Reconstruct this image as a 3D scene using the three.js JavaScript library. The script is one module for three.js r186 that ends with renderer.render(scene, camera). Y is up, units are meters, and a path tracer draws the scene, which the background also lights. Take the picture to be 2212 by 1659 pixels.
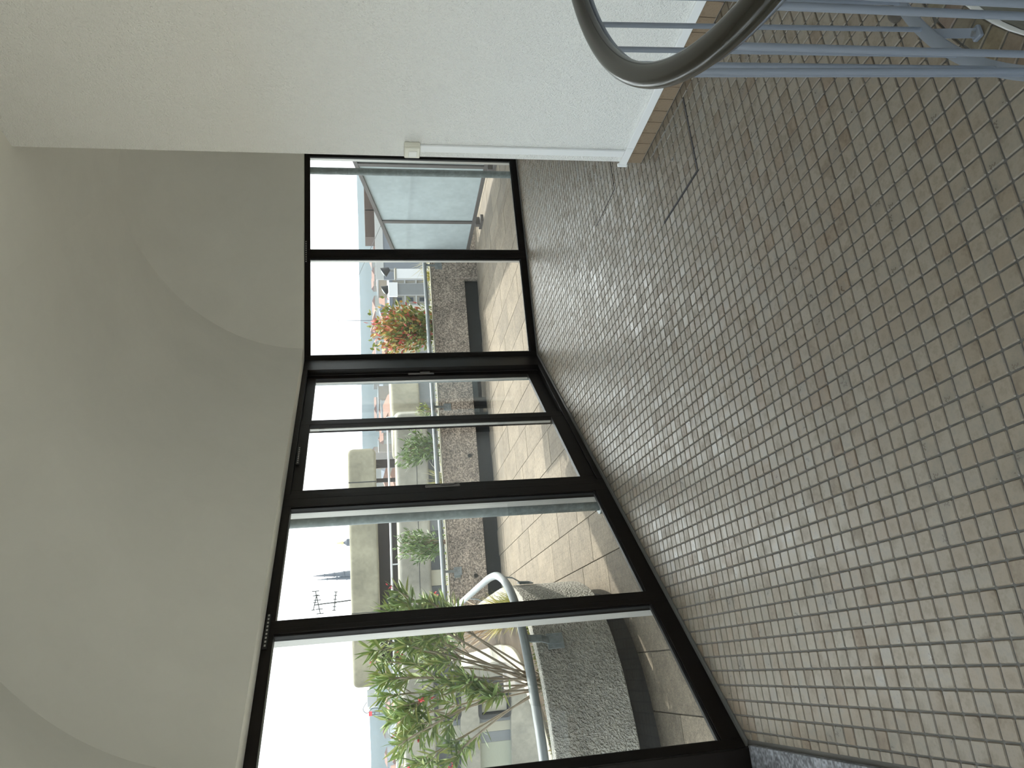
import * as THREE from 'three';
import { RoundedBoxGeometry } from 'three/addons/geometries/RoundedBoxGeometry.js';
import { mergeGeometries } from 'three/addons/utils/BufferGeometryUtils.js';

// ------------------------------------------------------------------ camera, sky, sun, exposure
const scene = new THREE.Scene();
const renderer = new THREE.WebGLRenderer({ antialias: true });
renderer.toneMapping = THREE.LinearToneMapping;
renderer.toneMappingExposure = 3.4;
renderer.shadowMap.enabled = true;

// the photograph was taken with the phone held upright and stored on its side: the picture's right is the room's down
const camera = new THREE.PerspectiveCamera(2 * Math.atan(829.5 / 1691.06) * 180 / Math.PI, 2212 / 1659, 0.05, 4000);
{
  const right = new THREE.Vector3(0.93756424, -0.02772459, 0.34670543);
  const down = new THREE.Vector3(-0.08886252, -0.98282922, 0.16171014);
  const forward = new THREE.Vector3(0.33626888, -0.18242276, -0.92392921);
  camera.position.set(0, 1.6, 0);
  camera.quaternion.setFromRotationMatrix(new THREE.Matrix4().makeBasis(down, right, forward.negate()));
}

const SUN = new THREE.Vector3(0.47, 1, -0.42).normalize();
// a hazy summer sky: pale blue, whiter towards the horizon and around the sun
{
  const W = 512, H = 256, d = new Float32Array(W * H * 4);
  for (let row = 0; row < H; row++) for (let col = 0; col < W; col++) {
    const up = ((row + 0.5) / H - 0.5) * Math.PI, az = ((col + 0.5) / W - 0.5) * 2 * Math.PI;
    const x = Math.cos(az) * Math.cos(up), y = Math.sin(up), z = Math.sin(az) * Math.cos(up), c = x * SUN.x + y * SUN.y + z * SUN.z;
    const haze = Math.exp(-Math.max(0, y) * 3.2), g = 0.5, glow = Math.pow((1 - g) * (1 - g) / (1 + g * g - 2 * g * c), 1.2) * 2.6, o = (row * W + col) * 4;
    d[o] = 0.36 + 0.13 * haze + 0.96 * glow; d[o + 1] = 0.46 + 0.1 * haze + 0.93 * glow; d[o + 2] = 0.57 + 0.03 * haze + 0.85 * glow; d[o + 3] = 1;
  }
  const t = new THREE.DataTexture(d, W, H, THREE.RGBAFormat, THREE.FloatType);
  t.mapping = THREE.EquirectangularReflectionMapping; t.magFilter = THREE.LinearFilter; t.minFilter = THREE.LinearFilter; t.needsUpdate = true;
  scene.background = t; scene.environment = t;
}

const sun = new THREE.DirectionalLight(new THREE.Color(1.0, 0.95, 0.86), 1.9);
sun.name = 'sun';
sun.position.copy(SUN).multiplyScalar(40);
sun.castShadow = true;
sun.shadow.mapSize.set(4096, 4096);
Object.assign(sun.shadow.camera, { left: -16, right: 16, top: 16, bottom: -16, near: 1, far: 90 });
sun.shadow.radius = 1.5;
scene.add(sun, sun.target);

// ------------------------------------------------------------------ helpers
function mulberry(a) {
  return () => { a |= 0; a = (a + 0x6d2b79f5) | 0; let t = Math.imul(a ^ (a >>> 15), 1 | a); t = (t + Math.imul(t ^ (t >>> 7), 61 | t)) ^ t; return ((t ^ (t >>> 14)) >>> 0) / 4294967296; };
}
const rnd = mulberry(20240611);
const rr = (a, b) => a + (b - a) * rnd();
const RAD = Math.PI / 180;
const used = {};
function numbered(n) { const k = used[n] ?? 0; used[n] = k + 1; return k ? n + '_' + String(k).padStart(3, '0') : n; }
function shade(o) { o.castShadow = true; o.receiveShadow = true; return o; }
function tag(o, label, category, group, kind) {
  if (label) o.userData.label = label;
  if (category) o.userData.category = category;
  if (group) o.userData.group = group;
  if (kind) o.userData.kind = kind;
  return o;
}
function part(name, geo, mat, parent, label) {
  const m = shade(new THREE.Mesh(geo, mat));
  m.name = name;
  if (label) m.userData.label = label;
  parent.add(m);
  return m;
}
function thing(name, label, category, pos = [0, 0, 0], turn = 0, group) {
  const g = new THREE.Group();
  g.name = numbered(name);
  g.position.set(...pos); g.rotation.y = turn;
  scene.add(g);
  return tag(g, label, category, group);
}
function single(name, geo, mat, label, category, group) {
  const m = shade(new THREE.Mesh(geo, mat));
  m.name = numbered(name);
  scene.add(m);
  return tag(m, label, category, group);
}
function structureGroup(name, label, category, pos = [0, 0, 0], turn = 0) {
  const g = thing(name, label, category, pos, turn);
  g.userData.kind = 'structure';
  return g;
}
function structure(name, geo, mat, label, category) { return tag(single(name, geo, mat, label, category), null, null, null, 'structure'); }

// uv in metres from the dominant axis of each face
function metric(geo, scale = 1) {
  const g = geo.index ? geo.toNonIndexed() : geo;
  if (!g.attributes.normal) g.computeVertexNormals();
  const p = g.attributes.position, uv = new Float32Array(p.count * 2);
  const a = new THREE.Vector3(), b = new THREE.Vector3(), c = new THREE.Vector3(), n = new THREE.Vector3();
  for (let i = 0; i < p.count; i += 3) {
    a.fromBufferAttribute(p, i); b.fromBufferAttribute(p, i + 1); c.fromBufferAttribute(p, i + 2);
    n.subVectors(b, a).cross(c.clone().sub(a));
    const ax = Math.abs(n.x), ay = Math.abs(n.y), az = Math.abs(n.z);
    for (let k = 0; k < 3; k++) {
      const x = p.getX(i + k), y = p.getY(i + k), z = p.getZ(i + k);
      const q = ay >= ax && ay >= az ? [x, z] : ax >= az ? [z, y] : [x, y];
      uv[(i + k) * 2] = q[0] * scale; uv[(i + k) * 2 + 1] = q[1] * scale;
    }
  }
  g.setAttribute('uv', new THREE.BufferAttribute(uv, 2));
  return g;
}
function box(x0, x1, y0, y1, z0, z1) {
  return metric(new THREE.BoxGeometry(Math.abs(x1 - x0), Math.abs(y1 - y0), Math.abs(z1 - z0)).translate((x0 + x1) / 2, (y0 + y1) / 2, (z0 + z1) / 2));
}
function rbox(x0, x1, y0, y1, z0, z1, r = 0.003, seg = 2) {
  const w = Math.abs(x1 - x0), h = Math.abs(y1 - y0), d = Math.abs(z1 - z0);
  return metric(new RoundedBoxGeometry(w, h, d, seg, Math.min(r, w * 0.49, h * 0.49, d * 0.49)).translate((x0 + x1) / 2, (y0 + y1) / 2, (z0 + z1) / 2));
}
// a prism over a plan outline [[x, z], ...], from y0 to y1, with an optional bevel and holes
function prism(outline, y0, y1, { bevel = 0, holes = [], curve = 12 } = {}) {
  const s = new THREE.Shape(outline.map(([x, z]) => new THREE.Vector2(x, -z)));
  for (const h of holes) s.holes.push(new THREE.Path(h.map(([x, z]) => new THREE.Vector2(x, -z))));
  const g = new THREE.ExtrudeGeometry(s, { depth: y1 - y0 - 2 * bevel, bevelEnabled: bevel > 0, bevelSize: bevel, bevelThickness: bevel, bevelOffset: -bevel, bevelSegments: 2, curveSegments: curve });
  g.rotateX(-Math.PI / 2); g.translate(0, y0 + bevel, 0);
  return metric(g);
}
function tubeThrough(pts, r, seg = 40, radial = 10, tension = 0.5) {
  const c = new THREE.CatmullRomCurve3(pts.map((p) => new THREE.Vector3(...p)), false, 'catmullrom', tension);
  return new THREE.TubeGeometry(c, seg, r, radial, false);
}
function rod(a, b, r0, r1 = r0, radial = 10) {
  const A = new THREE.Vector3(...a), B = new THREE.Vector3(...b), d = B.clone().sub(A), L = d.length();
  const g = new THREE.CylinderGeometry(r1, r0, L, radial);
  g.applyQuaternion(new THREE.Quaternion().setFromUnitVectors(new THREE.Vector3(0, 1, 0), d.normalize()));
  g.translate((A.x + B.x) / 2, (A.y + B.y) / 2, (A.z + B.z) / 2);
  return g;
}
function beam(a, b, w, h) {   // a bar of rectangular section from a to b, h measured upright
  const A = new THREE.Vector3(...a), B = new THREE.Vector3(...b), d = B.clone().sub(A), L = d.length();
  const g = new THREE.BoxGeometry(w, h, L);
  const m = new THREE.Matrix4().lookAt(B, A, new THREE.Vector3(0, 1, 0));
  g.applyMatrix4(m); g.translate((A.x + B.x) / 2, (A.y + B.y) / 2, (A.z + B.z) / 2);
  return metric(g);
}
function tint(geo, c) {
  const n = geo.attributes.position.count, a = new Float32Array(n * 3);
  for (let i = 0; i < n; i++) { a[i * 3] = c[0]; a[i * 3 + 1] = c[1]; a[i * 3 + 2] = c[2]; }
  geo.setAttribute('color', new THREE.BufferAttribute(a, 3));
  return geo;
}
function merged(list) { return mergeGeometries(list.map((g) => { const q = g.index ? g.toNonIndexed() : g; for (const k of Object.keys(q.attributes)) if (!['position', 'normal', 'uv', 'color'].includes(k)) q.deleteAttribute(k); return q; }), false); }

// ------------------------------------------------------------------ textures
function lattice(n, seed) { const r = mulberry(seed), a = new Float32Array(n * n); for (let i = 0; i < n * n; i++) a[i] = r(); return a; }
function octave(a, n, u, v) {   // u, v in cells; wraps
  const x0 = Math.floor(u), y0 = Math.floor(v); let fx = u - x0, fy = v - y0; fx = fx * fx * (3 - 2 * fx); fy = fy * fy * (3 - 2 * fy);
  const w = (i) => ((i % n) + n) % n, A = a[w(y0) * n + w(x0)], B = a[w(y0) * n + w(x0 + 1)], C = a[w(y0 + 1) * n + w(x0)], D = a[w(y0 + 1) * n + w(x0 + 1)];
  return (A + (B - A) * fx) * (1 - fy) + (C + (D - C) * fx) * fy;
}
function noiseField(size, bands, seed) {   // bands: [[cells, weight], ...] -> values about 0..1
  const out = new Float32Array(size * size), tot = bands.reduce((s, b) => s + b[1], 0);
  bands.forEach(([cells, wgt], i) => {
    const a = lattice(cells, seed + i * 77);
    for (let y = 0; y < size; y++) for (let x = 0; x < size; x++) out[y * size + x] += wgt / tot * octave(a, cells, x / size * cells, y / size * cells);
  });
  return out;
}
function makeTexture(size, fn, srgb = true) {
  const d = new Uint8Array(size * size * 4);
  for (let y = 0; y < size; y++) for (let x = 0; x < size; x++) {
    const c = fn(x, y, y * size + x), o = (y * size + x) * 4;
    d[o] = c[0]; d[o + 1] = c[1]; d[o + 2] = c[2]; d[o + 3] = 255;
  }
  const t = new THREE.DataTexture(d, size, size);
  t.wrapS = t.wrapT = THREE.RepeatWrapping; t.magFilter = THREE.LinearFilter; t.minFilter = THREE.LinearMipmapLinearFilter; t.generateMipmaps = true;
  if (srgb) t.colorSpace = THREE.SRGBColorSpace;
  t.needsUpdate = true;
  return t;
}
const cl = (v) => Math.max(0, Math.min(255, v));
const grey = (v) => { v = cl(v * 255); return [v, v, v]; };
function rep(t, k) { const c = t.clone(); c.repeat.set(k, k); c.needsUpdate = true; return c; }

const plasterField = noiseField(1024, [[128, 0.5], [256, 1.0], [512, 0.6]], 11);
const plasterBump = rep(makeTexture(1024, (x, y, i) => grey(Math.pow(plasterField[i], 1.4) * 1.3), false), 1 / 1.2);
const smoothField = noiseField(512, [[4, 1], [12, 0.6], [40, 0.3]], 23);
const smoothMap = rep(makeTexture(512, (x, y, i) => { const v = 246 + (smoothField[i] - 0.5) * 10; return [v, v, v]; }), 1 / 2.5);
const tileField = noiseField(512, [[8, 0.7], [24, 1], [90, 0.5], [256, 0.35]], 31);
const tileMap = rep(makeTexture(512, (x, y, i) => { const v = 255 - Math.abs(tileField[i] - 0.5) * 110; return [cl(v), cl(v - (tileField[i] - 0.5) * 14), cl(v - (tileField[i] - 0.5) * 34)]; }), 1 / 0.9);
const tileRough = rep(makeTexture(512, (x, y, i) => grey(0.42 + (tileField[i] - 0.5) * 0.5), false), 1 / 0.9);
const aggField = noiseField(1024, [[120, 1], [256, 0.9], [512, 0.5]], 41), aggCoarse = noiseField(1024, [[4, 1], [11, 0.8], [30, 0.6], [70, 0.5]], 47);
const aggMap = rep(makeTexture(1024, (x, y, i) => {
  const v = 176 + (aggField[i] - 0.5) * 260 + (aggCoarse[i] - 0.5) * 90;
  return [cl(v), cl(v * 0.955), cl(v * 0.905)];
}), 1 / 1.6);
const aggBump = rep(makeTexture(1024, (x, y, i) => grey(aggField[i]), false), 1 / 1.6);
const stuccoField = noiseField(1024, [[90, 1], [180, 0.8], [380, 0.4]], 53);
const stuccoMap = rep(makeTexture(1024, (x, y, i) => { const v = 205 + (stuccoField[i] - 0.5) * 70 + (aggCoarse[i] - 0.5) * 60; return [cl(v), cl(v * 0.985), cl(v * 0.95)]; }), 1);
const stuccoBump = rep(makeTexture(1024, (x, y, i) => grey(Math.pow(stuccoField[i], 1.6) * 1.5), false), 1 / 1.0);
const pavField = noiseField(1024, [[10, 0.5], [60, 0.5], [260, 1], [512, 1]], 61);
const pavMap = rep(makeTexture(1024, (x, y, i) => { const v = 205 + (pavField[i] - 0.5) * 150; return [cl(v), cl(v * 0.965), cl(v * 0.91)]; }), 1 / 1.4);
const concField = noiseField(512, [[3, 1], [9, 0.8], [40, 0.5], [160, 0.3]], 71);
const concMap = rep(makeTexture(512, (x, y, i) => { const v = 205 + (concField[i] - 0.5) * 110; return [cl(v), cl(v * 0.985), cl(v * 0.93)]; }), 1 / 3);
const galvField = noiseField(256, [[10, 1], [30, 1], [90, 0.5]], 83);
const galvMap = rep(makeTexture(256, (x, y, i) => { const v = 215 + (galvField[i] - 0.5) * 90; return [cl(v * 0.97), cl(v), cl(v * 0.99)]; }), 1 / 0.5);
const frostMap = rep(makeTexture(256, (x, y, i) => { const v = 240 + (galvField[i] - 0.5) * 26; return [cl(v * 0.97), cl(v), cl(v)]; }), 1 / 1.3);
const speckField = noiseField(512, [[60, 0.5], [250, 1.2]], 91);
const speckMap = rep(makeTexture(512, (x, y, i) => { const v = 200 + (speckField[i] - 0.5) * 200; return [cl(v), cl(v * 0.97), cl(v * 0.95)]; }), 1 / 2);
const soilMap = rep(makeTexture(512, (x, y, i) => { const v = 190 + (aggField[(y * 2) * 1024 + x * 2] - 0.5) * 220; return [cl(v), cl(v * 0.93), cl(v * 0.8)]; }), 1 / 0.7);

// ------------------------------------------------------------------ materials
const lin = (r, g, b) => new THREE.Color().setRGB(r, g, b);
const std = (o) => new THREE.MeshStandardMaterial(o);
const M = {
  plaster: std({ color: lin(0.81, 0.805, 0.775), roughness: 0.95, bumpMap: plasterBump, bumpScale: 0.0045 }),
  smooth: std({ color: lin(0.89, 0.87, 0.8), roughness: 0.9, map: smoothMap }),
  tile: std({ color: 0xffffff, vertexColors: true, map: tileMap, roughnessMap: tileRough, roughness: 1.0, bumpMap: rep(tileMap, 1 / 0.9), bumpScale: 0.0002 }),
  skirting: std({ color: lin(0.27, 0.2, 0.135), map: tileMap, roughness: 0.45 }),
  grout: std({ color: lin(0.1, 0.095, 0.087), roughness: 0.95 }),
  frame: new THREE.MeshPhysicalMaterial({ color: lin(0.0065, 0.0043, 0.003), roughness: 0.42, specularIntensity: 0.4 }),
  frameGrey: std({ color: lin(0.05, 0.046, 0.042), roughness: 0.4, metalness: 0.3 }),
  alu: std({ color: lin(0.5, 0.49, 0.46), roughness: 0.35, metalness: 0.4 }),
  gasket: std({ color: lin(0.004, 0.004, 0.004), roughness: 0.6 }),
  glass: new THREE.MeshPhysicalMaterial({ color: lin(0.97, 0.985, 0.98), transmission: 1, thickness: 0, roughness: 0, ior: 1.5 }),
  handle: std({ color: lin(0.16, 0.15, 0.14), roughness: 0.35, metalness: 0.6 }),
  strip: std({ color: lin(0.22, 0.22, 0.21), roughness: 0.5, metalness: 0.3 }),
  trunking: std({ color: lin(0.86, 0.87, 0.87), roughness: 0.4 }),
  switchBox: std({ color: lin(0.78, 0.76, 0.66), roughness: 0.42 }),
  rocker: std({ color: lin(0.86, 0.86, 0.82), roughness: 0.35 }),
  handrail: new THREE.MeshPhysicalMaterial({ color: lin(0.02, 0.018, 0.0135), roughness: 0.2, specularIntensity: 0.5 }),
  baluster: std({ color: lin(0.15, 0.17, 0.205), roughness: 0.42, metalness: 0.0 }),
  bolt: std({ color: lin(0.35, 0.36, 0.37), roughness: 0.35, metalness: 0.8 }),
  rubber: std({ color: lin(0.05, 0.042, 0.033), roughness: 0.7 }),
  hatchGap: std({ color: lin(0.035, 0.033, 0.036), roughness: 0.8 }),
  hatchEdge: std({ color: lin(0.25, 0.24, 0.22), roughness: 0.4, metalness: 0.6 }),
  stone: std({ color: lin(0.23, 0.25, 0.28), roughness: 0.7, map: speckMap }),
  nosing: std({ color: lin(0.62, 0.62, 0.6), roughness: 0.6 }),
  paver: std({ color: 0xffffff, vertexColors: true, map: pavMap, roughness: 0.9, bumpMap: rep(pavMap, 1 / 1.4), bumpScale: 0.0015 }),
  joint: std({ color: lin(0.14, 0.13, 0.115), roughness: 1 }),
  aggregate: std({ color: lin(0.6, 0.555, 0.515), roughness: 0.95, map: aggMap, bumpMap: aggBump, bumpScale: 0.006 }),
  stucco: std({ color: lin(0.7, 0.69, 0.655), roughness: 0.95, map: stuccoMap, bumpMap: stuccoBump, bumpScale: 0.02 }),
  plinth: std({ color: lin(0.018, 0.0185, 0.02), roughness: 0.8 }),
  rim: std({ color: lin(0.4, 0.385, 0.345), roughness: 0.9, map: concMap }),
  soil: std({ color: lin(0.075, 0.058, 0.038), roughness: 1, map: soilMap }),
  pipe: std({ color: lin(0.3, 0.31, 0.325), roughness: 0.5, map: galvMap }),
  galv: std({ color: lin(0.24, 0.265, 0.27), roughness: 0.5, metalness: 0.3, map: galvMap }),
  darkMetal: std({ color: lin(0.1, 0.09, 0.083), roughness: 0.5 }),
  frosted: new THREE.MeshPhysicalMaterial({ color: lin(0.55, 0.575, 0.58), transmission: 0.35, thickness: 0, roughness: 0.95, map: frostMap }),
  concrete: std({ color: lin(0.37, 0.355, 0.295), roughness: 0.92, map: concMap }),
  concreteGrey: std({ color: lin(0.29, 0.288, 0.27), roughness: 0.92, map: concMap }),
  brownTile: std({ color: lin(0.045, 0.03, 0.027), roughness: 0.6, map: speckMap }),
  white: std({ color: lin(0.4, 0.41, 0.42), roughness: 0.5 }),
  blackFrame: std({ color: lin(0.007, 0.0075, 0.008), roughness: 0.4 }),
  darkGlass: std({ color: lin(0.02, 0.023, 0.026), roughness: 0.3 }),
  panel: std({ color: lin(0.1, 0.108, 0.112), roughness: 0.5 }),
  cream: std({ color: lin(0.24, 0.23, 0.18), roughness: 0.8 }),
  blind: std({ color: lin(0.2, 0.21, 0.165), roughness: 0.8 }),
};

// ------------------------------------------------------------------ the room's measures
const HEAD = 2.145, CEIL = 3.32, COVE = 0.14, COVER = 1.45;
const R2 = Math.SQRT2;
const vAB = (d) => [2.734 + (R2 - 1) * d, -6.73 + d];              // where the oblique and the far window walls meet, d metres inside
const vCA = (d) => [-0.43 + d, -3.566 + (R2 - 1) * d];             // where the left and the oblique window walls meet
const XR = 2.668, ZR = -3.63, XE = 5.05, ZBACK = 2.4;
const WELL = [1.871, -0.53];

// ------------------------------------------------------------------ floor and tiles
{
  const floor = structureGroup('floor', 'tiled stairwell floor of small square beige stoneware tiles', 'floor');
  const hole = []; for (let i = 0; i < 64; i++) { const a = i / 64 * 2 * Math.PI; hole.push([WELL[0] + 0.915 * Math.cos(a) * 0.86, WELL[1] + 0.915 * Math.sin(a)]); }
  hole.forEach((p) => { const dx = p[0] - WELL[0], dz = p[1] - WELL[1], l = Math.hypot(dx, dz); p[0] = Math.min(XR - 0.01, WELL[0] + dx / l * 0.915); p[1] = WELL[1] + dz / l * 0.915; });
  part('slab', prism([vCA(-0.05), vAB(-0.05), [XE, -6.78], [XE, ZR - 0.0], [XR, ZR], [XR, ZBACK], [-0.43 - 0.05, ZBACK]], -0.22, -0.0045, { holes: [hole] }), M.grout, floor, 'grey cement joints between the tiles');
  const PITCH = 0.0630267, HALF = 0.02885, N0 = [0.13872, -2.31364];
  const clip = (poly, nx, nz, c) => {
    const out = [];
    for (let i = 0; i < poly.length; i++) {
      const a = poly[i], b = poly[(i + 1) % poly.length], da = nx * a[0] + nz * a[1] - c, db = nx * b[0] + nz * b[1] - c;
      if (da >= 0) out.push(a);
      if ((da >= 0) !== (db >= 0)) { const t = da / (da - db); out.push([a[0] + (b[0] - a[0]) * t, a[1] + (b[1] - a[1]) * t]); }
    }
    return out;
  };
  const area = (p) => { let s = 0; for (let i = 0; i < p.length; i++) { const a = p[i], b = p[(i + 1) % p.length]; s += a[0] * b[1] - b[0] * a[1]; } return Math.abs(s) / 2; };
  const square = (h, k) => [[-h + k, -h], [h - k, -h], [h, -h + k], [h, h - k], [h - k, h], [-h + k, h], [-h, h - k], [-h, -h + k]];
  // a low tile with a worn, rounded arris: flat top, sloped edge; u0, v0 place the mottling
  function tileGeometry(poly, col, u0 = 0, v0 = 0, tilt = [0, 0, 0]) {
    let cx = 0, cz = 0; poly.forEach((p) => { cx += p[0] / poly.length; cz += p[1] / poly.length; });
    const inset = 0.0026, top = poly.map(([x, z]) => { const dx = cx - x, dz = cz - z, l = Math.hypot(dx, dz) || 1, k = Math.min(inset * 1.3 / l, 0.8); return [x + dx * k, z + dz * k]; });
    const pos = [], uv = [], c = [];
    const put = (x, y, z) => { pos.push(x, y + tilt[0] + tilt[1] * (x - cx) + tilt[2] * (z - cz), z); uv.push(x + u0, z + v0); c.push(...col); };
    for (let i = 1; i + 1 < top.length; i++) { put(top[0][0], 0, top[0][1]); put(top[i + 1][0], 0, top[i + 1][1]); put(top[i][0], 0, top[i][1]); }
    for (let i = 0; i < poly.length; i++) {
      const j = (i + 1) % poly.length;
      put(top[i][0], 0, top[i][1]); put(top[j][0], 0, top[j][1]); put(poly[j][0], -0.004, poly[j][1]);
      put(top[i][0], 0, top[i][1]); put(poly[j][0], -0.004, poly[j][1]); put(poly[i][0], -0.004, poly[i][1]);
    }
    const g = new THREE.BufferGeometry();
    g.setAttribute('position', new THREE.Float32BufferAttribute(pos, 3));
    g.setAttribute('uv', new THREE.Float32BufferAttribute(uv, 2));
    g.setAttribute('color', new THREE.Float32BufferAttribute(c, 3));
    g.computeVertexNormals();
    return g;
  }
  const tone = () => {
    const v = rr(0.96, 1.04), w = rnd();
    const base = w < 0.07 ? [0.165, 0.125, 0.085] : w < 0.32 ? [0.18, 0.146, 0.106] : w < 0.7 ? [0.189, 0.158, 0.118] : [0.196, 0.168, 0.129];
    return base.map((x) => x * v);
  };
  const variants = []; for (let i = 0; i < 14; i++) variants.push(tileGeometry(square(HALF, 0.0028), tone(), i * 0.171, i * 0.093, [rr(-0.0003, 0.0003), rr(-0.0012, 0.0012), rr(-0.0012, 0.0012)]));
  const f = new THREE.Vector3(), cells = [];
  camera.updateMatrixWorld(); camera.updateProjectionMatrix();
  for (let i = -60; i < 90; i++) for (let j = -80; j < 80; j++) {
    const x = N0[0] + (i + 0.5) * PITCH, z = N0[1] + (j + 0.5) * PITCH;
    if (x < -0.5 || x > XE || z < -6.8 || z > ZBACK) continue;
    let poly = square(HALF, 0.0028).map((p) => [p[0] + x, p[1] + z]);
    const full = area(poly);
    poly = clip(poly, 1 / R2, 1 / R2, -3.996 / R2 + 0.032); poly = clip(poly, 0, 1, -6.73 + 0.032); poly = clip(poly, 1, 0, -0.43 + 0.03);
    if (z > ZR) poly = clip(poly, -1, 0, -(XR - 0.012)); else { poly = clip(poly, -1, 0, -(XE - 0.012)); if (x > XR) poly = clip(poly, 0, -1, -(ZR - 0.012)); }
    const dx = x - WELL[0], dz = z - WELL[1], l = Math.hypot(dx, dz);
    if (l < 0.9) continue;
    if (l < 1.1) poly = clip(poly, dx / l, dz / l, (dx * WELL[0] + dz * WELL[1]) / l + 0.998);
    if (poly.length < 3 || area(poly) < full * 0.06) continue;
    f.set(x, 0, z);
    const dist = f.distanceTo(camera.position), q = f.clone().project(camera);
    cells.push({ x, z, poly, cut: area(poly) < full * 0.995, dist, seen: q.z < 1 && Math.abs(q.x) < 0.985 && Math.abs(q.y) < 0.985 && z < 0 });
  }
  const near = cells.filter((c) => c.seen && !c.cut).sort((a, b) => a.dist - b.dist).slice(0, 300);
  const singles = new Set(near), rest = [];
  for (const c of cells) {
    if (singles.has(c)) {
      const t = part('tile', variants[Math.floor(rnd() * variants.length)], M.tile, floor);
      t.position.set(c.x, 0, c.z); t.rotation.y = Math.floor(rnd() * 4) * Math.PI / 2;
    } else rest.push(tileGeometry(c.poly, tone(), rr(0, 5), rr(0, 5), [rr(-0.0003, 0.0003), rr(-0.0012, 0.0012), rr(-0.0012, 0.0012)]));
  }
  // cut border tiles round the stair opening
  for (let k = 0; k < 88; k++) {
    const a0 = k / 88 * 2 * Math.PI + 0.004, a1 = (k + 1) / 88 * 2 * Math.PI - 0.004, P = (r, a) => [WELL[0] + r * Math.cos(a), WELL[1] + r * Math.sin(a)];
    if (P(0.99, (a0 + a1) / 2)[0] > XR - 0.02) continue;
    rest.push(tileGeometry([P(0.918, a0), P(0.918, a1), P(0.993, a1), P(0.993, a0)].reverse(), [0.15, 0.118, 0.08].map((v) => v * rr(0.9, 1.05)), rr(0, 5), rr(0, 5)));
  }
  const st = part('tile_field', merged(rest), M.tile, floor, 'the many smaller tiles farther off');
  st.userData.kind = 'stuff';
  // white nosing and grey wall of the stair opening
  const lathe = (pts) => { const g = new THREE.LatheGeometry(pts.map((p) => new THREE.Vector2(...p)), 72, 140 * RAD - Math.PI * 0.55, Math.PI * 1.72); g.translate(WELL[0], 0, WELL[1]); return g; };
  part('nosing', lathe([[0.911, -0.03], [0.911, 0.0], [0.9165, 0.001], [0.9165, -0.03]]), M.nosing, floor, 'white painted edge of the stair opening');
  structure('stairwell_shaft', mergeGeometries([new THREE.CylinderGeometry(0.91, 0.91, 2.8, 64, 1, true).translate(WELL[0], -1.43, WELL[1]), new THREE.CylinderGeometry(1.1, 1.1, 0.1, 48).translate(WELL[0], -2.88, WELL[1])].map((g) => metric(g))), M.concreteGrey, 'grey wall of the round stair opening below the railing', 'wall');
}

// ------------------------------------------------------------------ walls
structure('wall_right', box(XR, XR + 0.2, -0.2, CEIL + 0.1, ZR, ZBACK), M.plaster, 'white wall of coarse plaster to the right of the windows', 'wall');
structure('wall_recess', box(XR + 0.2, XE + 0.2, -0.2, CEIL + 0.1, ZR, ZR + 0.2), M.plaster, 'white plaster wall round the corner of the right wall', 'wall');
structure('wall_far_end', box(XE, XE + 0.2, -0.2, CEIL + 0.1, -6.86, ZR), M.plaster, 'white plaster end wall beyond the far windows', 'wall');
structure('wall_back', box(-0.6, XR + 0.2, HEAD, CEIL + 0.1, ZBACK, ZBACK + 0.16), M.plaster, 'white plaster lintel over the windows behind the stairs', 'wall');
structure('wall_left', box(-0.59, -0.43, 0, HEAD, 2.33, ZBACK + 0.16), M.plaster, 'white plaster pier at the end of the left windows', 'wall');

// lintels over the three window walls; their undersides show as a pale strip above the frames
structure('wall_window_oblique', prism([vCA(-0.16), vAB(-0.16), vAB(COVE), vCA(COVE)], HEAD, CEIL + 0.1), M.smooth, 'smooth white lintel above the sliding door', 'wall');
structure('wall_window_far', prism([vAB(-0.16), [XE, -6.89], [XE, -6.73 + COVE], vAB(COVE)], HEAD, CEIL + 0.1), M.smooth, 'smooth white lintel above the far windows', 'wall');
structure('wall_window_left', prism([vCA(-0.16), vCA(COVE), [-0.43 + COVE, ZBACK], [-0.59, ZBACK]], HEAD, CEIL + 0.1), M.smooth, 'smooth white lintel above the left windows', 'wall');

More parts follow.
